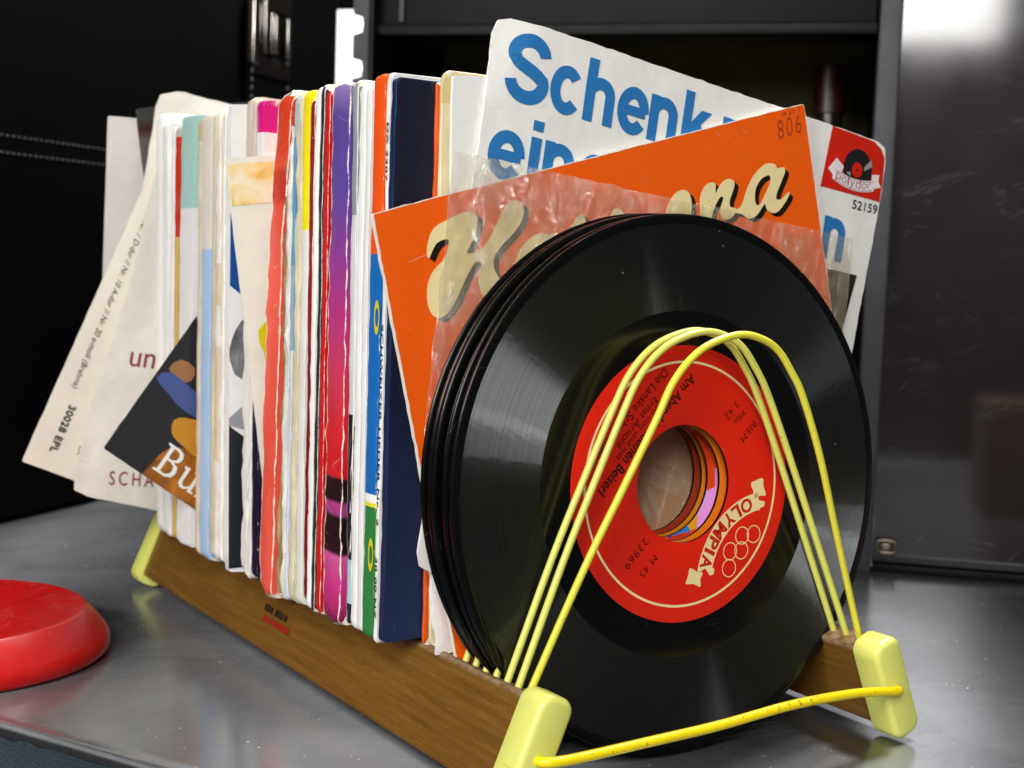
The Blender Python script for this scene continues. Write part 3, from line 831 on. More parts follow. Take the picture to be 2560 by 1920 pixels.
# ---- print on the red label
def print_mat(name, col, rough=.5):
    t = NT(name); o = t.obj(); n = t.noise(o, 420, 4, .65)
    c = t.mix(t.math('MULTIPLY', n, .25), lin(col), lin('808080'), 'MULTIPLY')
    t.set(Base_Color=c, Roughness=rough); t.b.inputs['Specular IOR Level'].default_value = .3; return t.m
M_CREAM = print_mat('cream_print', 'f6dfa4'); M_INK = print_mat('black_print', '2a0a08'); M_REDP = print_mat('red_print', 'cf2410')
OFF = .0725
def ltext(s, u0, v0, u1, v1, bold=0.0, sp=1.0):
    d = text_data(s, bold, sp); lay('label_print', d, fl, M_INK, rec1, OFF, fit_box(d, u0, v0, u1, v1))
lay('label_ring', shape_data([circle(0, 0, 4.01, 160), circle(0, 0, 3.93, 160)]), fl, M_CREAM, rec1, OFF)
ltext('Am Abend im kleinen Beiserl', -2.7, -2.42, 2.5, -2.06, .022)
ltext('Lied von und mit', -1.25, -2.66, 1.32, -2.45)
ltext('Ernst Arnold', -1.1, -2.93, 1.0, -2.68)
ltext('Die Lanske Schrammeln', -2.02, -3.32, 1.9, -3.02)
ltext('BIEM', -3.54, .66, -2.7, .9, 0, 1.15); ltext('Min.', -3.42, .04, -2.85, .26); ltext('3.42', -3.44, -.38, -2.74, -.13, 0, 1.15)
ltext('M 45', 2.42, .70, 3.25, .95, 0, 1.15); ltext('23969', 2.28, .02, 3.46, .29, 0, 1.1)
bc, Ro, Ri = (-.13, 5.01), 3.07, 2.47                       # banner hangs like a smile, centre of its arc above
def arc_pt(a, r): return (bc[0]+r*math.sin(R(a)), bc[1]-r*math.cos(R(a)))
band = [arc_pt(a, Ro) for a in range(-37, 37, 2)]+[arc_pt(36, Ro), (1.32, 2.66), (1.36, 2.98), (1.22, 3.08), (1.08, 2.98)]+[arc_pt(a, Ri) for a in range(30, -39, -2)]+[(-1.66, 3.0), (-1.84, 3.12), (-1.98, 3.02), (-1.83, 2.78)]
lay('label_banner', shape_data([band]), fl, M_CREAM, rec1, OFF)
fl_a = smooth_loop([(-1.98, 2.12), (-2.2, 2.2), (-2.46, 2.38), (-2.3, 2.6), (-2.16, 2.9), (-1.98, 2.72), (-1.76, 2.62), (-1.86, 2.4)], 3)
fl_b = smooth_loop([(1.74, 2.17), (1.64, 2.44), (1.5, 2.68), (1.7, 2.76), (1.88, 2.94), (2.0, 2.66), (2.22, 2.4), (2.0, 2.3)], 3)
lay('label_flag', shape_data([fl_a]), fl, M_CREAM, rec1, OFF)
lay('label_flag', shape_data([fl_b]), fl, M_CREAM, rec1, OFF)
for ch, a, w_ in zip('OLYMPIA', (-25.5, -15.5, -7.5, 3.5, 13.5, 20, 27.5), (.50, .36, .44, .50, .38, .14, .46)):
    d = text_data(ch, .035); p0 = fit_box(d, -w_/2, -.24, w_/2, .24)
    def pl(x, y, a=a, p0=p0):
        u, v = p0(x, y); m = (Ro+Ri)/2; c, s = math.cos(R(a)), math.sin(R(a))
        q = arc_pt(a, m); return q[0]+u*c-v*s, q[1]+u*s+v*c
    lay('label_print', d, fl, M_REDP, rec1, OFF+.002, pl)
for k, (u, v) in enumerate(((.64, 3.44), (.22, 3.07), (-.13, 3.42), (-.5, 3.09), (-.88, 3.44))):
    lay('label_emblem_ring', shape_data([circle(u, v, .305, 48), circle(u, v, .272, 48)]), fl, M_CREAM, rec1, OFF+.0004*k)

# =================================================================== SLEEVES AT THE FRONT
# ---- clear plastic inner sleeve
def plastic_mat():
    t = NT('crinkled_clear_plastic'); uw = t.attr('uw', 'Vector'); u, w, z = t.sep(uw)
    n = t.noise(t.map(uw, scale=(1, .7, 1)), .55, 5, .6, 1.2); cr = t.noise(t.map(uw, scale=(1.4, .55, 1), rot=(0, 0, .5)), 1.5, 5, .6, 1.6)
    v = t.voro(t.map(uw, scale=(1, .55, 1), rot=(0, 0, -.35)), 1.0, 'DISTANCE_TO_EDGE')
    fold = t.math('SUBTRACT', 1.0, t.math('MULTIPLY', v, 4.0, clamp=True))
    left = t.math('MULTIPLY', t.math('SUBTRACT', 9.0, u), .12, clamp=True)      # the left half is crumpled most
    h = t.math('MULTIPLY', t.math('ADD', cr, t.math('MULTIPLY', fold, .35)), t.math('ADD', .25, left))
    bmp = t.node('ShaderNodeBump'); t.put(bmp.inputs['Height'], h); bmp.inputs['Strength'].default_value = 1.0; bmp.inputs['Distance'].default_value = .008
    tr = t.node('ShaderNodeBsdfTransparent'); tr.inputs[0].default_value = (.96, .955, .93, 1)
    df = t.node('ShaderNodeBsdfDiffuse'); df.inputs[0].default_value = lin('dcd3b4')
    tl_ = t.node('ShaderNodeBsdfTranslucent'); tl_.inputs[0].default_value = lin('dcd3b4')
    m0 = t.node('ShaderNodeMixShader'); m0.inputs[0].default_value = .2; t.t.links.new(df.outputs[0], m0.inputs[1]); t.t.links.new(tl_.outputs[0], m0.inputs[2])
    m1 = t.node('ShaderNodeMixShader'); t.put(m1.inputs[0], t.math('ADD', .06, t.math('MULTIPLY', t.math('SUBTRACT', n, .44), .5, clamp=True)))
    t.t.links.new(tr.outputs[0], m1.inputs[1]); t.t.links.new(m0.outputs[0], m1.inputs[2])
    gl = t.node('ShaderNodeBsdfGlossy'); gl.inputs['Roughness'].default_value = .10; gl.inputs[0].default_value = (1, 1, 1, 1); t.put(gl.inputs['Normal'], bmp.outputs[0])
    m2 = t.node('ShaderNodeMixShader'); t.put(m2.inputs[0], t.math('ADD', .045, t.math('MULTIPLY', fold, t.math('MULTIPLY', t.math('ADD', left, .10), .10))))
    t.t.links.new(m1.outputs[0], m2.inputs[1]); t.t.links.new(gl.outputs[0], m2.inputs[2])
    t.t.links.new(m2.outputs[0], t.out.inputs[0]); return t.m
def pl_def(u, v):
    a = .10*max(0, 1-u/10)+.035
    d = a*(noise.noise(Vector((u*.9, v*.55, 3)))+.8*noise.noise(Vector((u*2.1+v*.9, v*1.1, 8)))) - .02
    e = 0
    if -v < .6: e = .05*noise.noise(Vector((u*1.7, 4, 1)))                     # uneven mouth
    dv = (.12*noise.noise(Vector((u*.5, 1, 5)))+.05*noise.noise(Vector((u*2.2, 2, 9))))*(max(0, 1+v/3))
    du = .055*max(0, -v-8.5)**2*max(0, 1-u/7)
    return (.05*noise.noise(Vector((v*.8, 7, 2)))*max(0, 1-u/2)+du, dv, d+e)
# left edge follows 83 degrees, right edge hangs straight
f_pl = Frame((-7.42, 4.28, 19.22), -6.6, 3.3, pl_def)
pls = thing('plastic_sleeve', 'crinkled clear plastic inner sleeve between the records and the orange cover', 'plastic sleeve', f_pl.at(8.6, -15.4))
pv, pf_, puw, ped = sheet_data(f_pl, 17.35, 15.6, .012, 110, 100, .12, .02, 5)
M_PL = plastic_mat()
mesh('film', pv, pf_, M_PL, pls, attrs={'uw': ('FLOAT_VECTOR', puw), 'edge': ('FLOAT', ped)})

# ---- orange cover with cream script
f_or = Frame((-10.0, 4.53, 17.18), 15.5, 2.6, wob(.03, .12, 4, lambda u, v: (.055*v, 0, 0)))
M_OR = sleeve_mat('orange_card', [(0, 'ee5c04')], 18, wear=1.0, stain=.06, rough=.48, crease=.25, scratch=.06, bump=.12, seed=1)
orange = sheet('orange cover with cream script lettering tilted behind the records', f_or, 18.15, 16.5, M_OR, .16, 60, 60, .12, .035, 2)
M_CREAM2 = print_mat('cream_ink', 'f4e2a6'); M_BLK2 = print_mat('black_ink', '1a1208')
Hc = [(1.6, -1.41), (1.94, -.9), (2.65, -.72), (3.22, -.66), (3.54, -.82), (3.5, -1.15), (3.25, -1.57), (2.96, -1.9), (3.41, -1.93), (3.82, -1.69), (4.22, -1.26), (4.6, -.86), (5.0, -.68), (5.32, -.92), (5.18, -1.37), (4.74, -1.72), (4.25, -1.98), (3.93, -2.25), (3.84, -2.6), (4.02, -3.0), (4.35, -3.2), (4.15, -3.62), (3.6, -3.66), (3.25, -3.3), (3.2, -2.75), (3.42, -2.32), (3.16, -2.28), (2.72, -2.7), (2.25, -3.25), (1.75, -3.6), (1.4, -3.48), (1.28, -3.05), (1.40, -2.5), (1.68, -2.14), (2.14, -1.86), (2.4, -1.36), (1.96, -1.36), (1.6, -1.74)]
ac = [(4.5, -3.05), (4.72, -2.5), (5.14, -2.1), (5.7, -1.92), (6.15, -2.05), (6.45, -2.1), (6.25, -2.7), (6.25, -3.1), (6.6, -3.0), (6.3, -3.45), (5.9, -3.35), (5.75, -3.1), (5.3, -3.5), (4.75, -3.5)]
ah = [(5.1, -2.95), (5.2, -2.5), (5.6, -2.28), (5.82, -2.4), (5.6, -2.8), (5.3, -3.1)]
nc = [(12.5, -2.95), (12.6, -2.3), (12.8, -2.0), (13.09, -1.85), (13.4, -1.92), (13.36, -2.25), (13.62, -2.0), (13.98, -1.88), (14.26, -2.02), (14.22, -2.25), (13.96, -2.62), (13.93, -2.86), (14.2, -3.0), (13.9, -3.25), (13.5, -3.2), (13.45, -2.85), (13.66, -2.5), (13.5, -2.45), (13.1, -2.85), (12.95, -3.2), (12.55, -3.25)]
a2 = [(14.08, -3.07), (14.45, -2.92), (14.8, -2.42), (15.27, -1.98), (15.86, -1.74), (16.3, -1.85), (16.4, -2.0), (16.7, -2.04), (16.74, -2.2), (16.46, -2.55), (16.19, -2.88), (16.15, -3.07), (16.39, -3.12), (16.77, -2.94), (16.73, -3.12), (16.2, -3.5), (15.83, -3.5), (15.6, -3.3), (15.54, -3.12), (15.11, -3.42), (14.71, -3.46), (14.42, -3.24)]
a2h = [(15.12, -3.0), (15.2, -2.54), (15.55, -2.22), (15.95, -2.17), (15.94, -2.42), (15.56, -2.85), (15.3, -3.08)]
o2 = [(10.9, -2.9), (11.1, -2.3), (11.5, -1.9), (11.95, -1.84), (12.2, -2.05), (12.2, -2.5), (12.0, -3.0), (12.3, -3.3), (11.7, -3.4), (11.2, -3.4)]
mids = [[(6.9, -3.2), (7.0, -2.2), (7.24, -1.78), (7.6, -1.74), (7.62, -2.4), (7.5, -3.2)], [(8.3, -3.2), (8.5, -2.2), (9.0, -1.8), (9.3, -2.3), (9.1, -3.2)]]
def shift(p, du, dv): return [(u+du, v+dv) for u, v in p]
for lp, h in ((Hc, None), (ac, ah), (nc, None), (a2, a2h), (o2, None), (mids[0], None), (mids[1], None)):
    loops = [smooth_loop(lp, 3)] + ([smooth_loop(h, 3)] if h else [])
    lay('lettering_shadow', shape_data([smooth_loop(shift(lp, .17, -.17), 3)]+([smooth_loop(shift(h, .17, -.17), 3)] if h else [])), f_or, M_BLK2, orange, .012, cut=1.0)
    lay('lettering_shadow', shape_data([smooth_loop(shift(lp, .09, -.09), 3)]+([smooth_loop(shift(h, .09, -.09), 3)] if h else [])), f_or, M_BLK2, orange, .014, cut=1.0)
    lay('lettering', shape_data(loops), f_or, M_CREAM2, orange, .020, cut=1.0)
# pencilled number in the corner
t = NT('pencil'); t.set(Base_Color=lin('9a3a10'), Roughness=.7); M_PENCIL = t.m
d = text_data('806', -.012, 1.25, .15); lay('pencil_number', d, f_or, M_PENCIL, orange, .016, fit_box(d, 16.65, -1.02, 17.85, -.36, 2))
d = text_data('ap)', -.012, 1.2, .1); lay('pencil_number', d, f_or, M_PENCIL, orange, .016, fit_box(d, 16.95, -.30, 17.9, -.08, 2))
# lower print over a painted light patch, seen through the record holes
lay('lightened_field', shape_data([circle(6.9, -8.6, 5.2, 60)]), f_or, print_mat('lightened_peach', 'f0b88c'), orange, .010, cut=1.0)  # peach patch painted lighter in place of light entering the hole
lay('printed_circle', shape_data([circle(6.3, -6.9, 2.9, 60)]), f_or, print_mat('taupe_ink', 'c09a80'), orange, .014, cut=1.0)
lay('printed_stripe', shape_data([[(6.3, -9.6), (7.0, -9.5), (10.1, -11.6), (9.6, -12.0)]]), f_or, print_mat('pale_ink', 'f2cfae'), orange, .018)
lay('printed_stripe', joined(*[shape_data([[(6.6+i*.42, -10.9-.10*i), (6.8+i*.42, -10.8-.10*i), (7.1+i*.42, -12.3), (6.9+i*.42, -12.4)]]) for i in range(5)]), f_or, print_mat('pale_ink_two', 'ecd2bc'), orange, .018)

# ---- white cover with big blue words
def sk_extra(u, v):
    du = -max(0, u-14)/3.75*.075*max(0, -v-2)
    dn = -.05*max(0, u-15)**1.5*.5 + (.0 if u > 2 else 0)
    c = max(0, 1.6-(u+.3)-(.47-v)*.55)                       # folded top left corner
    return (du, -.05*c, dn - .14*c)
f_sk = Frame((-5.3, 4.98, 23.2), -9.0, 2.2, wob(.045, .22, 11, sk_extra))
f_sk2 = Frame(f_sk.O + f_sk.U*(-.32) + f_sk.V*.47, -9.0, 2.2, lambda u, v: f_sk.deform(u-.32, v+.47))
M_WH = sleeve_mat('white_paper_cover', [(0, 'e9e8e3')], 17.8, wear=.5, stain=.10, rough=.5, crease=.5, scratch=.1, bump=.55, seed=3)
schenk = sheet('white cover with large blue words and a red corner emblem tilted at the back', f_sk2, 18.05, 17.7, M_WH, .10, 64, 60, .55, .04, 9)
M_BLUE = print_mat('blue_ink', '2c78b8'); SO = .022
def ribbon(path, w):
    P = [Vector(q) for q in path]; n = len(P); Lp, Rp = [], []
    for i in range(n):
        d = (P[min(i+1, n-1)]-P[max(i-1, 0)]).normalized(); nrm = Vector((-d.y, d.x))*w/2
        Lp.append(tuple(P[i]+nrm)); Rp.append(tuple(P[i]-nrm))
    return shape_data([Lp+Rp[::-1]])
def ell(cx, cy, a, b, t0, t1, n=28): return [(cx+a*math.cos(R(t0+(t1-t0)*i/n)), cy+b*math.sin(R(t0+(t1-t0)*i/n))) for i in range(n+1)]
def grotesk(ch, w, h, st):
    """strokes of a bold grotesque letter in a w x h box (h = full letter height), st = stroke"""
    q = st/2; out = []
    def rect(x0, y0, x1, y1): out.append(shape_data([[(x0, y0), (x1, y0), (x1, y1), (x0, y1)]]))
    def arch(x0, x1, xh):
        a = (x1-x0)/2-q; cy = xh-min(a*1.0, xh*.42)-q
        out.append(ribbon([(x1-q, 0), (x1-q, cy*.5), (x1-q, cy)]+ell((x0+x1)/2, cy, a, xh-cy-q, 4, 168), st))
    xh = h if ch in 'cenmr' else h*.735
    if ch in 'ce': out.append(ribbon(ell(w/2, h/2, w/2-q, h/2-q, 42 if ch == 'c' else 2, 320 if ch == 'c' else 322, 48), st))
    if ch == 'e': rect(st*.8, h*.5-.42*st, w-st*.35, h*.5+.42*st)
    if ch in 'nmr': rect(0, 0, st, h)
    if ch == 'n': arch(0, w, xh)
    if ch == 'h': rect(0, 0, st, h); arch(0, w, xh)
    if ch == 'm': arch(0, w/2+q, xh); arch(w/2-q, w, xh)
    if ch == 'r': out.append(ribbon(ell(w, h*.5, w-q, h*.5-q*.9, 175, 92), st))
    if ch == 'i': rect(0, 0, w, h*.745); rect(0, h*.845, w, h)
    if ch == 'k':
        rect(0, 0, st, h)
        out.append(shape_data([[(st*.8, xh*.30), (st*.8, xh*.62), (w-st*1.22, xh), (w-.02, xh)]]))
        out.append(shape_data([[(st*1.25, xh*.52), (w-st*1.2, 0), (w, 0), (st*1.9, xh*.78)]]))
    if ch == 'S':
        a = w/2-q; b1 = h*.265-q*.5; b2 = h*.285-q*.5; y1 = h-q-b1; y2 = q+b2
        up = ell(w/2, y1, a*.94, b1, 8, 205, 30); lo = ell(w/2, y2, a, b2, 28, -172, 30)
        mid = [(w*.24, h*.575), (w*.42, h*.52), (w*.60, h*.475), (w*.76, h*.42)]
        out.append(ribbon(up[:-3]+smooth_mid(up[-4], mid, lo[3])+lo[3:], st))
    return out
def smooth_mid(a, mid, b):
    P = [Vector(a)]+[Vector(m) for m in mid]+[Vector(b)]; r = []
    for i in range(1, len(P)-2):
        for j in range(5):
            t = j/5; p0, p1, p2, p3 = P[i-1], P[i], P[i+1], P[i+2]
            r.append(tuple(.5*((2*p1)+(p2-p0)*t+(2*p0-5*p1+4*p2-p3)*t*t+(3*p1-p0-3*p2+p3)*t**3)))
    return r
def put(ch, u0, u1, v0, v1, bold=.035):
    if ch in 'Schenkimr':
        V, F = [], []
        for q, (vs, fs) in enumerate(grotesk(ch, u1-u0, v1-v0, .40 if ch != 'S' else .44)):
            lay('lettering', (vs, fs), f_sk, M_BLUE, schenk, SO+.0012*q, lambda x, y: (u0+x, v0+y), cut=.6)
        return
    d = text_data(ch, bold); lay('lettering', d, f_sk, M_BLUE, schenk, SO, fit_box(d, u0, v0, u1, v1), cut=.6)
for a in (('S', .22, 1.92, -2.15, .12), ('c', 1.98, 3.26, -2.10, -.50), ('h', 3.36, 4.58, -2.07, .0), ('e', 4.72, 6.06, -2.10, -.48), ('n', 6.08, 7.30, -2.07, -.50), ('k', 7.52, 8.8, -2.07, 0.0),
          ('m', 9.3, 11.3, -2.06, -.50), ('i', 11.6, 11.98, -2.06, 0.0), ('r', 12.3, 13.15, -2.06, -.5),
          ('e', .02, 1.40, -4.70, -3.10), ('i', 1.55, 1.96, -4.66, -2.54), ('n', 2.10, 3.32, -4.66, -3.06), ('e', 3.50, 4.85, -4.7, -3.08), ('n', 5.0, 6.2, -4.66, -3.06),
          ('b', 7.0, 8.25, -4.7, -2.54), ('u', 8.45, 9.7, -4.7, -3.1), ('n', 9.9, 11.1, -4.66, -3.06), ('t', 11.25, 11.95, -4.7, -2.75), ('e', 12.1, 13.4, -4.7, -3.08), ('n', 14.86, 16.1, -4.45, -2.86)):
    put(*a)
M_RED2 = print_mat('emblem_red', 'd5220f'); M_PINK = print_mat('ribbon_white', 'f2e4e6'); M_TXT = print_mat('emblem_text', '9c5a66'); M_DK = print_mat('emblem_black', '231d20'); M_GR = print_mat('emblem_grey', '9a9894')
lay('emblem_field', shape_data([[(14.56, .44), (16.9, .42), (17.35, .22), (17.62, -.08), (17.68, -1.0), (17.68, -1.76), (14.38, -1.86)]]), f_sk, M_RED2, schenk, SO, cut=.22)
lay('emblem_disc', shape_data([circle(16.2, -.86, .80, 60)]), f_sk, M_DK, schenk, SO+.008, cut=.22)
lay('emblem_gleam', joined(shape_data([[(16.52, -.68), (16.86, -.32), (16.98, -.55), (16.56, -.82)]]), shape_data([[(15.6, -1.06), (15.82, -1.0), (15.86, -1.18)]])), f_sk, M_GR, schenk, SO+.012, cut=.22)
lay('emblem_centre', shape_data([circle(16.16, -.86, .285, 40), circle(16.16, -.86, .05, 16)]), f_sk, M_RED2, schenk, SO+.015, cut=.22)
def arcb(u): return -1.02-.20*(1-((u-16.05)/1.15)**2)
rib = [(u, arcb(u)) for u in [14.92+.226*i for i in range(11)]] + [(u, arcb(u)-.44) for u in [17.22-.233*i for i in range(11)]]
rib2 = [(u, arcb(u)-.04) for u in [14.98+.214*i for i in range(11)]] + [(u, arcb(u)-.40) for u in [17.16-.220*i for i in range(11)]]
lay('emblem_ribbon', joined(shape_data([[(14.98, -.66), (15.42, -.90), (15.3, -1.22), (14.9, -1.32), (14.62, -1.14)]]), shape_data([[(17.0, -.86), (17.42, -.76), (17.42, -1.02), (17.62, -1.22), (17.1, -1.38)]])), f_sk, M_PINK, schenk, SO+.020, cut=.22)
lay('emblem_ribbon', shape_data([rib]), f_sk, M_PINK, schenk, SO+.028, cut=.22)
for dv in (-.05, -.39):
    lay('emblem_ribbon_line', ribbon([(14.99+.1055*i, arcb(14.99+.1055*i)+dv) for i in range(21)], .022), f_sk, M_TXT, schenk, SO+.034, cut=.22)
u = 15.06
for ch, wd in zip('polydor', (.27, .27, .07, .27, .27, .27, .18)):
    d = text_data(ch, -.008); desc = ch in 'py'; asc = ch in 'ld'
    v0 = -.34-(.10 if desc else 0); v1 = -.34+.22+(.12 if asc else 0)
    p0 = fit_box(d, u, v0, u+wd, v1)
    lay('lettering', d, f_sk, M_TXT, schenk, SO+.036, lambda x, y, p0=p0: (p0(x, y)[0], p0(x, y)[1]+arcb(p0(x, y)[0])+.02))
    u += wd+.06
d = text_data('52159', .012, 1.05); lay('lettering', d, f_sk, M_DK, schenk, SO, fit_box(d, 16.22, -2.33, 17.62, -1.98, 3))
lay('picture_block', shape_data([[(1.0, -5.1), (17.16, -4.75), (16.6, -9), (16.2, -16.8), (1.0, -16.8)]]), f_sk, print_mat('dark_photo', '2b2622', .35), schenk, SO, cut=1.0)

# ---- plain sheets between the navy cover and the white one
f_w33 = Frame((-7.12, 5.05, 21.62), .6, 1.6, wob(.025, .2, 21))
sheet('plain white cover standing upright left of the big blue words', f_w33, 13.5, 17.9, sleeve_mat('plain_white_card', [(0, 'ebeae6')], 18, wear=.35, stain=.08, crease=.2, seed=4), .12, 40, 44, .25, .02, 3)
sleeve('cream cover with a rounded worn top corner beside the plain white one', 5.42, 5.22, .16, sleeve_mat('cream_card', [(0, 'e6dab2'), (17.2, 'd8c48c')], 18, wear=.6, stain=.35, seed=5), x=-7.33, Wd=13.0, z0=3.5, H=18.25, rc=.35, seed=5)
sleeve('thin orange cover edge between the navy and the cream cover', 5.60, 5.42, .12, sleeve_mat('thin_orange_card', [(0, 'd9560f')], 18, wear=.8, seed=6), x=-7.42, Wd=13.0, z0=3.5, H=17.9, rc=.15, seed=6)
f_in = Frame((-7.75, 4.66, 7.4), 4, 3, lambda u, v: (.12*noise.noise(Vector((v*1.3, 1, 2))), .1*noise.noise(Vector((u*1.4, 5, 2)))*(1 if v < -4 else 0), .13*noise.noise(Vector((u*1.6, v*.5, 3)))))
M_INN = sleeve_mat('white_inner_paper', [(0, 'eceae6')], 5, wear=.4, stain=.1, crease=.8, bump=.9, seed=7)
sheet('crumpled white inner paper sleeve low behind the records', f_in, 14, 4.0, M_INN, .05, 60, 30, .2, .08, 6)

# =================================================================== SPINES, from the front to the back
def sp(label, yt, yb, T, bands, cover='dcd8cc', z0=3.5, H=18.0, seed=0, wear=.6, stain=.15, rc=.28, interp='CONSTANT', mk=None, **kw):
    if cover == 'dcd8cc': cover = None
    mkw = dict(mk or {})
    m = sleeve_mat(label[:28].replace(' ', '_'), bands, H, interp, cover, wear, stain, seed=seed, **mkw)
    return sleeve(label, yt, yb, T, m, z0=z0, H=H, rc=rc, seed=seed, **kw)
navy = sp('dark navy cover standing directly behind the orange script cover', 5.90, 5.76, .30, [(0, '16264a')], [(0, '18294f'), (7, '141d38'), (12, '15192a')], z0=3.72, H=17.7, seed=11, wear=.28, stain=.1, rc=.2,
          interp='LINEAR', mk=dict(rough=.42, scratch=.12), squash=0)
wtx = sp('white spine printed with a small black catalogue number', 6.13, 6.10, .20, [(0, 'e4e4e0')], z0=3.62, H=17.95, seed=12, wear=.5, rc=.2)
orr = sp('spine in orange above blue above green beside the white printed spine', 7.05, 6.93, .78, [(0, '2a7d3c'), (4.25, 'e6d832'), (4.36, 'f0efe8'), (4.66, '0f66b4'), (12.3, 'e8510c')], z0=3.65, H=17.95, seed=13, wear=.55, stain=.05, rc=.25)
sp('plain bright white spine next to the orange blue green one', 7.98, 7.76, .40, [(0, 'e8e7e5')], z0=3.68, H=17.75, seed=14, wear=.3, stain=.08)
sp('second plain white spine, greyer, left of the bright white one', 8.02, 8.0, .10, [(0, 'd6d6d8')], z0=3.66, H=17.7, seed=64, wear=.3, stain=.1)
sp('smooth white spine touching the orange blue green spine', 7.54, 7.34, .36, [(0, 'e2e1de')], z0=3.72, H=17.6, seed=65, wear=.35, stain=.12, rc=.2)
sp('silver grey glittering spine narrowing downwards beside the purple one', 8.50, 8.12, .38, [(0, '1d1b2a'), (.75, 'aac8ce'), (2.2, '22202e'), (7, 'cfd0d0'), (13.5, '8f959c')], z0=3.7, H=17.85, seed=15, wear=.9, mk=dict(scratch=1.0))
sp('wide spine fading from purple through magenta to red with dark pink bands', 10.06, 9.90, 1.38,
   [(0, '5a163c'), (.6, 'b02468'), (1.3, 'c83484'), (2.35, 'd05a9c'), (2.42, '241018'), (3.65, '1c1014'), (3.75, '9a3a7c'), (4.1, 'b83f86'), (4.2, '1c1014'), (4.95, '2a1016'), (5.02, 'd51a22'), (6.6, 'd4282e'), (8.4, 'cc3a58'), (10.4, 'b8347e'), (12.6, '8a3c94'), (14.4, '5f459e'), (17, '5d4796'), (17.8, '8a74b0')],
   z0=3.52, H=18.05, seed=16, wear=.72, interp='LINEAR', mk=dict(crease=.7, rough=.42, glitter=0), rough=.07, squash=1.5)
sp('narrow bright red spine on the left of the purple one', 10.55, 10.42, .36, [(0, 'c81418')], z0=3.55, H=17.9, seed=17, wear=.7)
sp('charcoal black rubbed spine left of the narrow red one', 10.90, 10.80, .28, [(0, '2b2a2e')], z0=3.5, H=18.15, seed=18, wear=.8, mk=dict(scratch=.9))
sp('slim clean white spine between charcoal and dark red', 11.30, 11.24, .34, [(0, 'efeeea')], z0=3.55, H=18.05, seed=19, wear=.3)
sp('dark red cracked spine beside the slim white one', 11.72, 11.42, .36, [(0, '7c1014'), (9, '8a1818')], z0=3.7, H=17.55, seed=20, wear=.85, mk=dict(crease=1.0))
sp('off white spine with a yellow upper half', 12.30, 12.10, .52, [(0, 'e2e0d8'), (13.2, 'f0dc12')], z0=3.5, H=18.05, seed=21, wear=.5, stain=.1)
sp('cream crumpled spine left of the yellow topped one', 12.80, 12.72, .46, [(0, 'ddd3b4')], z0=3.45, H=17.95, seed=22, wear=.4, stain=.3, rough=.09, mk=dict(layers=.32, crease=1.0, bump=.6))
sp('thin pale blue grey spine with a bluer upper half', 13.05, 13.00, .20, [(0, 'ccd4dc'), (9, '8aa4bc'), (12, '5b94b8'), (16.5, '9cb4c0')], z0=3.45, H=17.95, seed=23, wear=.5)
sp('torn off white spine beside the frayed coral one', 13.50, 13.34, .32, [(0, 'dcdad2')], z0=3.4, H=18.05, seed=24, wear=.5, rough=.12, wave=.09, mk=dict(layers=.32, crease=.8, bump=.8), kink=(12, .12))
sp('frayed brown card edge right of the coral spine', 13.72, 13.70, .16, [(0, 'b49a66'), (6, '9a8050')], z0=3.4, H=18.3, seed=25, wear=.7, rough=.13, wave=.1, stain=.6, kink=(12, -.1))
sp('wide coral red creased spine with a white frayed foot', 14.98, 15.44, 1.30, [(0, 'ea5a48'), (12.6, 'e8543f'), (14.5, 'dd3c26'), (14.7, 'b81e10'), (15.7, 'c02412'), (15.9, 'dc4428'), (18, 'd8401c')], z0=3.15, H=18.5, seed=26, wear=.78, mk=dict(crease=.9, rough=.45), rough=.08, squash=1.6, rc=.45, interp='LINEAR', kink=(11, -.75))

# ---- white sleeve patched with yellowed tape, turned in the rack
f_tp = Frame((-10.42, 15.66, 19.28), 7.9, .6, wob(.03, .25, 31))
M_TP = sleeve_mat('taped_white_paper', [(0, 'e0e8da')], 15.5, wear=.5, stain=.16, crease=.35, seed=27, bump=.4)
tape = sheet('white sleeve with a yellowed tape patch turned left of the coral spine', f_tp, 15, 15.5, M_TP, .06, 40, 44, .12, .03, 8)
def tape_mat():
    t = NT('yellowed_tape'); o = t.obj(); n = t.noise(o, 62, 5, .62, .9)
    c = t.ramp(n, [(.36, lin('eae6c8')), (.52, lin('e6d48a')), (.66, lin('d8a83a')), (.8, lin('b87c20'))])
    t.set(Base_Color=c, Roughness=.3); t.bump(n, .2, .001); return t.m
lay('tape_patch', shape_data([[(.06, -.22), (6, -.22), (6, -1.72), (.06, -1.72)]]), f_tp, tape_mat(), tape, .014, cut=1.0)
lay('yellow_print', shape_data([smooth_loop([(1.75, -5.6), (.5, -6.35), (.62, -7.2), (.78, -8.05), (1.8, -8.6), (3.4, -8.0), (3.4, -6.0)], 2)]), f_tp, print_mat('yellow_ink', 'd8cf12'), tape, .014, cut=1.0)
sp('spine with a magenta block over white and a red edge', 16.42, 16.2, .62, [(0, '1a1430'), (8, 'e6e6e4'), (16.7, 'd4127c')], z0=3.6, H=17.95, seed=28, wear=.55, mk=dict(rough=.35))
sp('taupe spine above crumpled white paper left of the magenta one', 17.42, 17.12, .52, [(0, 'dedcd4'), (15.8, 'c8b8a8')], z0=3.45, H=18.3, seed=29, wear=.5, rough=.1, wave=.06, mk=dict(crease=.6, bump=.6), rc=.4)
sp('paler crumpled paper sleeve between the taupe and the magenta spine', 16.86, 16.56, .34, [(0, 'e2dfd6'), (15.6, 'cfc2b4')], z0=3.5, H=18.1, seed=66, wear=.5, rough=.1, wave=.06, mk=dict(crease=.6, bump=.6), rc=.3)

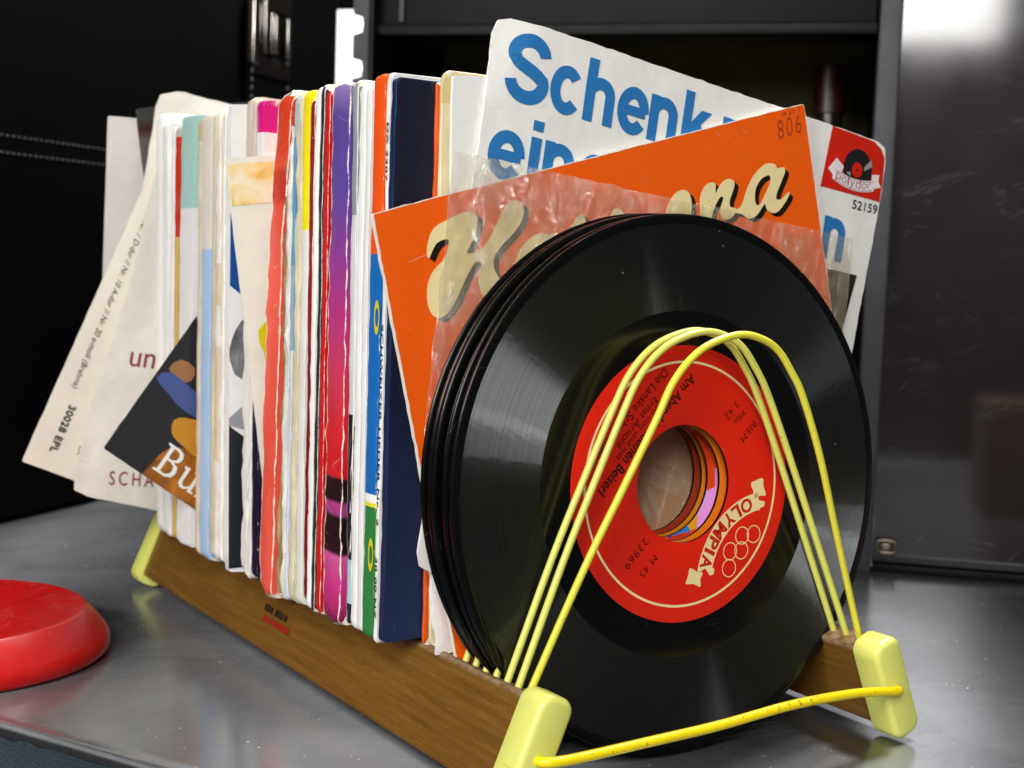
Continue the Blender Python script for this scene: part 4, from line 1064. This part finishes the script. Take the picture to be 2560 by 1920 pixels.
# ---- white cover with blue, grey and black picture, slightly proud of its neighbours
f_bc = Frame((-9.42, 17.78, 21.55), .4, .5, wob(.03, .3, 41))
bcv = sheet('white cover with blue and grey picture shapes left of the taped sleeve', f_bc, 17.4, 18.1, sleeve_mat('picture_white', [(0, 'e6e6e6')], 18, wear=.5, stain=.05, seed=30), .42, 40, 44, .3, .03, 12)
def grey_photo():
    t = NT('grey_photo'); o = t.obj(); n = t.noise(t.map(o, scale=(1, 1, .5)), 75, 4, .6, .6)
    t.set(Base_Color=t.ramp(n, [(.3, lin('1c1c1e')), (.5, lin('5c5c5e')), (.7, lin('9a9a9c'))]), Roughness=.35); return t.m
lay('blue_print', shape_data([[(-.0, -6.9), (2.2, -8.6), (2.2, -3.0), (.0, -3.5)]]), f_bc, print_mat('royal_blue', '0f4a94'), bcv, .014, cut=1.0)
lay('photo_print', shape_data([smooth_loop([(.02, -9.3), (.45, -8.3), (1.4, -7.8), (2.4, -8.5), (2.4, -11.0), (.5, -10.5), (.1, -10.0)], 3)]), f_bc, grey_photo(), bcv, .014, cut=1.0)
lay('grey_print', shape_data([[(.0, -12.0), (.5, -11.6), (2, -11.6), (2, -12.9), (.0, -12.3)]]), f_bc, print_mat('mid_grey', '9c9ca0'), bcv, .013, cut=1.0)
lay('dark_print', shape_data([[(.0, -12.3), (.8, -12.9), (2, -13.2), (2, -17.9), (.02, -17.9)]]), f_bc, print_mat('near_black', '24262c'), bcv, .015, cut=1.0)
sp('slim brown spine left of the blue and grey picture cover', 18.92, 18.46, .40, [(0, 'a8705a'), (8, '7a5a50'), (14.4, '8a706c')], z0=3.5, H=17.85, seed=31, wear=.6)
sp('pair of thin cream spines left of the brown one', 19.42, 19.02, .20, [(0, 'ded6c0')], z0=3.5, H=17.9, seed=32, wear=.4, stain=.3)
sp('second thin cream paper edge right beside the brown spine', 19.18, 18.78, .18, [(0, 'e6e0d0')], z0=3.5, H=17.8, seed=33, wear=.4, stain=.2)
sp('white spine with torn paper flap below its middle', 20.42, 20.05, .50, [(0, 'e4e2dc'), (4.0, 'd8cdb4'), (8.6, 'e2e0da'), (10.2, 'd8cdb4'), (11.9, 'eeedea')], z0=3.52, H=18.0, seed=34, wear=.45, rough=.07, mk=dict(bump=.6, crease=.4))
sp('thin ivory paper edge right of the torn white spine', 19.88, 19.50, .18, [(0, 'e6e1d0'), (9, 'dcd2ba')], z0=3.55, H=17.85, seed=67, wear=.4, stain=.25, rough=.05)
sp('clean thin white edge left of the pair of cream spines', 19.64, 19.28, .12, [(0, 'ecebe8')], z0=3.5, H=17.9, seed=68, wear=.3)
sp('narrow dark beige spine between light blue and white', 20.80, 20.46, .28, [(0, 'd9cbb0')], z0=3.55, H=17.85, seed=35, wear=.4, stain=.35, mk=dict(layers=.32))
sp('spine of cream above light blue', 22.02, 21.66, 1.05, [(0, 'a3c3e2'), (12.7, 'd9d4c6')], z0=3.25, H=18.25, seed=36, wear=.6, stain=.1, rc=.4)
sp('beige stained spine behind the cream and light blue one', 22.45, 22.12, .40, [(0, 'd8ccb6'), (17, 'c8b48c')], z0=3.3, H=18.05, seed=37, wear=.5, stain=.4, rc=.35, mk=dict(layers=.32))

# ---- dark picture cover, turned steeply in the rack
f_bu = Frame((-12.72, 22.66, 7.85), -35.5, 0, wob(.02, .2, 51))
f_bu2 = Frame(f_bu.O+f_bu.V*17.4, -35.5, 0, lambda u, v: f_bu.deform(u, v+17.4))
bu = sheet('dark cover with brown lower corner and white serif letters poking out left', f_bu2, 12.9, 17.4, sleeve_mat('dark_photo_card', [(0, '26272a')], 17.4, wear=.45, stain=.05, rough=.4, scratch=.15, seed=38), .07, 36, 44, .12, .02, 14)
def rust():
    t = NT('rust_photo'); o = t.obj(); n = t.noise(o, 70, 6, .7, .5); n2 = t.noise(o, 28, 3)
    c = t.ramp(n, [(.3, lin('2c1a0c')), (.48, lin('9a5a14')), (.65, lin('c87c1c')), (.8, lin('d99a3a'))])
    t.set(Base_Color=t.mix(t.math('MULTIPLY', n2, .4), c, lin('6a3a10')), Roughness=.4); return t.m
MR = rust()
lay('rust_print', shape_data([[(1.95, .02), (2.1, 1.1), (2.35, 1.65), (3.4, 2.0), (6.5, 2.3), (6.5, .02)]]), f_bu, MR, bu, .013, cut=1.0)
lay('ochre_print', shape_data([smooth_loop([(1.75, 2.55), (2.1, 2.9), (3.0, 3.2), (4, 3.3), (4, 1.9), (2.5, 1.9), (1.95, 2.1)], 2)]), f_bu, print_mat('ochre', 'c88a2a', .4), bu, .016, cut=1.0)
lay('blue_print', shape_data([smooth_loop([(.1, 3.55), (.5, 4.1), (2.0, 4.0), (3.6, 4.2), (3.6, 3.4), (2.0, 3.1), (.9, 3.3)], 2)]), f_bu, print_mat('slate_blue', '4a5a92', .4), bu, .015, cut=1.0)
lay('skin_print', shape_data([smooth_loop([(.3, 4.15), (.5, 4.75), (1.2, 4.8), (1.4, 4.3), (1.0, 4.0)], 2)]), f_bu, print_mat('warm_brown', 'a0704a', .4), bu, .014, cut=1.0)
M_WPR = print_mat('white_ink', 'f0efe6')
# serif letters built from strokes: B, u, r
serif_B = [[(0, 0), (0, .07), (.16, .12), (.16, 1.18), (0, 1.23), (0, 1.3), (.55, 1.3), (.78, 1.22), (.86, 1.0), (.8, .8), (.62, .7), (.86, .6), (.94, .36), (.86, .12), (.6, 0)],
           [(.32, .1), (.55, .1), (.7, .2), (.75, .37), (.68, .56), (.5, .64), (.32, .64)], [(.32, .74), (.5, .74), (.65, .84), (.68, 1.0), (.62, 1.14), (.48, 1.2), (.32, 1.2)]]
serif_u = [[(1.1, .8), (1.1, .87), (1.36, .9), (1.36, .25), (1.44, .12), (1.56, .12), (1.72, .25), (1.72, .78), (1.6, .83), (1.6, .88), (1.88, .9), (1.88, .12), (2.0, .08), (2.0, .02), (1.74, 0), (1.72, .14), (1.54, 0), (1.38, 0), (1.22, .12), (1.2, .75)]]
serif_r = [[(2.1, 0), (2.1, .06), (2.2, .1), (2.2, .76), (2.1, .82), (2.1, .87), (2.36, .9), (2.38, .74), (2.52, .9), (2.66, .9), (2.66, .7), (2.5, .72), (2.38, .6), (2.38, .1), (2.48, .06), (2.48, 0)]]
for L in (serif_B, serif_u, serif_r):
    lay('lettering', shape_data(L), f_bu, M_WPR, bu, .022, lambda x, y: (2.15+x*1.05-.25*y*0, .42+y*.98))

sp('pale spine with a mint green upper part at the far end', 24.42, 24.42, 1.66, [(0, 'e2e1e0'), (14.2, 'a4cac2')], z0=3.45, H=18.05, seed=39, wear=.35, stain=.06, rc=.12, rough=.03, mk=dict(layers=0))
sp('narrow spine with red over tan beside the mint topped one', 25.15, 24.95, .36, [(0, 'c9aa5a'), (12.9, 'c9aa5a'), (13.0, 'c02a14'), (17.2, 'b8b0a8')], z0=3.45, H=17.75, seed=40, wear=.35)
sp('slim white sleeve next to the red and tan spine', 25.62, 25.5, .34, [(0, 'e8e7e4')], z0=3.45, H=17.7, seed=41, wear=.3, mk=dict(bump=.5))
sp('white rounded sleeve at the far end of the upright row', 27.75, 26.9, .78, [(0, 'e9e8e6')], z0=3.4, H=18.5, seed=42, wear=.3, stain=.06, rc=.5, squash=2, rough=.05, mk=dict(bump=.5))
sp('lower white sleeve just right of the rounded white one', 26.9, 26.05, .66, [(0, 'e4e3e0')], z0=3.42, H=18.0, seed=69, wear=.3, stain=.1, rc=.3, rough=.05, mk=dict(bump=.5))

# ---- printed spine text on the white spine
xs = -8.69-.0146*6.1-.03
f_sp = SideFrame(Vector((xs, 6.02, 21.0)), Vector((0, 0, -1)), Vector((0, -1, 0)))
for s_, a, b in (('DX 2207', .95, 2.75), ('SCHWEIZER LIEDER Nr. 2', 7.2, 13.6), ('30 00 NZ', 14.6, 16.6)):
    d = text_data(s_, .02, 1.1); lay('spine_print', d, f_sp, M_INK, wtx, .012, fit_box(d, a, -.055, b, .075))
# small yellow oval emblem on the orange blue green spine
xs2 = -8.69-.0146*6.9-.03
f_s2 = SideFrame(Vector((xs2, 6.42, 0)), Vector((0, -1, 0)), Vector((0, 0, 1)))
M_LEMON = print_mat('lemon_ink', 'd8cc1e'); M_DKG = print_mat('dark_ink', '161a12')
for zc in (6.4, 14.0):
    lay('spine_emblem', shape_data([[(.30*math.cos(a*.2618)*.62+.05, zc+.55*math.sin(a*.2618)) for a in range(24)], [(.2*math.cos(a*.2618)*.6+.06, zc+.3*math.sin(a*.2618)) for a in range(24)]]), f_s2, M_LEMON, orr, .014)

# ---- sleeves at the far end, turned out of the row
f_un = Frame((-12.62+17.4*math.sin(R(15.2)), 28.25, 5.15+17.4*math.cos(R(15.2))), -15.2, 0, wob(.06, .3, 61, lambda u, v: (.10*math.sin(v*.6)*(1 if u < 4 else 0), 0, .12*math.exp(-((u-1.2)/.7)**2)*math.sin(v*.35+1))))
M_UN = sleeve_mat('off_white_paper', [(0, 'dfdcd2')], 17.4, wear=.4, stain=.18, crease=.3, bump=.8, seed=43)
un = sheet('off white paper sleeve with dark red words leaning out at the far end', f_un, 17.2, 17.4, M_UN, .08, 44, 44, .5, .05, 16)
M_MAR = print_mat('maroon_ink', '8a2236')
c15, s15 = math.cos(R(15.2)), math.sin(R(15.2))
def un_uv(x, z): dx, dz = x-f_un.O.x, z-f_un.O.z; return dx*c15-dz*s15, dx*s15+dz*c15
a = un_uv(-9.98, 10.70); d = text_data('un', .0); lay('lettering', d, f_un, M_MAR, un, .03, fit_box(d, a[0], a[1], a[0]+1.12, a[1]+.66, 8), cut=.4)
a = un_uv(-10.95, 5.42); d = text_data('SCHALL', .0, 1.45); lay('lettering', d, f_un, M_MAR, un, .03, fit_box(d, a[0], a[1], a[0]+3.0, a[1]+.62, 8.5), cut=.4)
ang = 23.3; cA, sA = math.cos(R(ang)), math.sin(R(ang))
f_ep = Frame((-14.42+17.4*sA, 29.05, 6.5+17.4*cA), -ang, 0, wob(.03, .2, 71))
M_EP = sleeve_mat('cream_back_cover', [(0, 'e7e2d3')], 17.4, wear=.5, stain=.15, rough=.5, seed=44)
ep = sheet('cream cover with small black print sticking out lowest at the far left', f_ep, 17.4, 17.4, M_EP, .12, 44, 44, .12, .03, 18)
def ep_uv(x, z): dx, dz = x-f_ep.O.x, z-f_ep.O.z; return dx*cA-dz*sA, dx*sA+dz*cA
M_INK2 = print_mat('grey_black_ink', '3a3a38')
# the print runs down the sheet, parallel to its left edge
f_ed = SideFrame(f_ep.at(0, 0), -f_ep.V, f_ep.U); f_ed.N = f_ep.N
d = text_data('30028 EPL', .03, 1.1); lay('lettering', d, f_ed, M_INK2, ep, .035, fit_box(d, 14.35, .86, 16.55, 1.2))
d = text_data('Nr. 6 Es-dur // Nr. 7 D-dur // Nr. 10 A-dur // Nr. 20 e-moll (Brahms)', .0, 1.0, .25); lay('lettering', d, f_ed, M_INK2, ep, .035, fit_box(d, 3.2, .40, 13.6, .74, .9))
d = text_data('ER', 0); lay('lettering', d, f_ed, M_INK2, ep, .035, fit_box(d, 15.9, 2.05, 16.3, 2.25))

f_gy = Frame((-10.25, 31.0, 21.95), -1.2, 0, wob(.05, .25, 81))
sheet('greyish white sleeve standing rearmost at the left edge', f_gy, 17.4, 17.5, sleeve_mat('grey_white_paper', [(0, 'd4d0cc')], 17.5, wear=.3, stain=.1, bump=.5, seed=45), .1, 40, 40, .15, .03, 20)
f_dk = Frame((-9.15, 30.5, 22.35), 8, 0, wob(.05, .3, 91))
sheet('dark glossy cover with blue glint peeping above the rearmost white sleeve', f_dk, 17, 17.4, sleeve_mat('dark_gloss_card', [(0, '3a5a8a'), (15.9, '5a5450'), (16.4, '3c1a12'), (16.9, '3a3c3c')], 17.4, wear=.5, rough=.25, scratch=.9, seed=46, interp='LINEAR'), .08, 40, 40, .2, .05, 22)
f_bw = Frame((-8.25, 29.8, 23.35), -8.5, 0, wob(.08, .3, 101, lambda u, v: (0, -.25*max(0, 1-u)*max(0, 1+v/1.5), .1*math.exp(-((u-.9)/.3)**2))))
sheet('white paper sleeve rising above the row at the far end', f_bw, 17.4, 17.6, sleeve_mat('ivory_paper', [(0, 'e3e0d6')], 17.6, wear=.35, stain=.12, bump=.8, seed=47), .14, 44, 44, .5, .05, 24)

# ---- print and lettering belong to the cover or label they are printed on
for o in list(COL.objects):
    if o.type == 'EMPTY' and not o.parent:
        host = next((c for c in o.children if c.name.split('.')[0] in ('cover',)), None)
        if host:
            for c in list(o.children):
                if c is not host: c.parent = host
lab_ = next(c for c in rec1.children if c.name.split('.')[0] == 'label')
for c in list(rec1.children):
    if c.name.startswith('label_'):
        c.parent = lab_; c.matrix_parent_inverse = lab_.matrix_local.inverted()
rl_ = rails[0]
for c in list(rack.children):
    if c.name.startswith('sticker'): c.parent = rl_
bk_ = buckle
for c in list(case.children):
    if c.name.startswith('buckle_'): c.parent = bk_
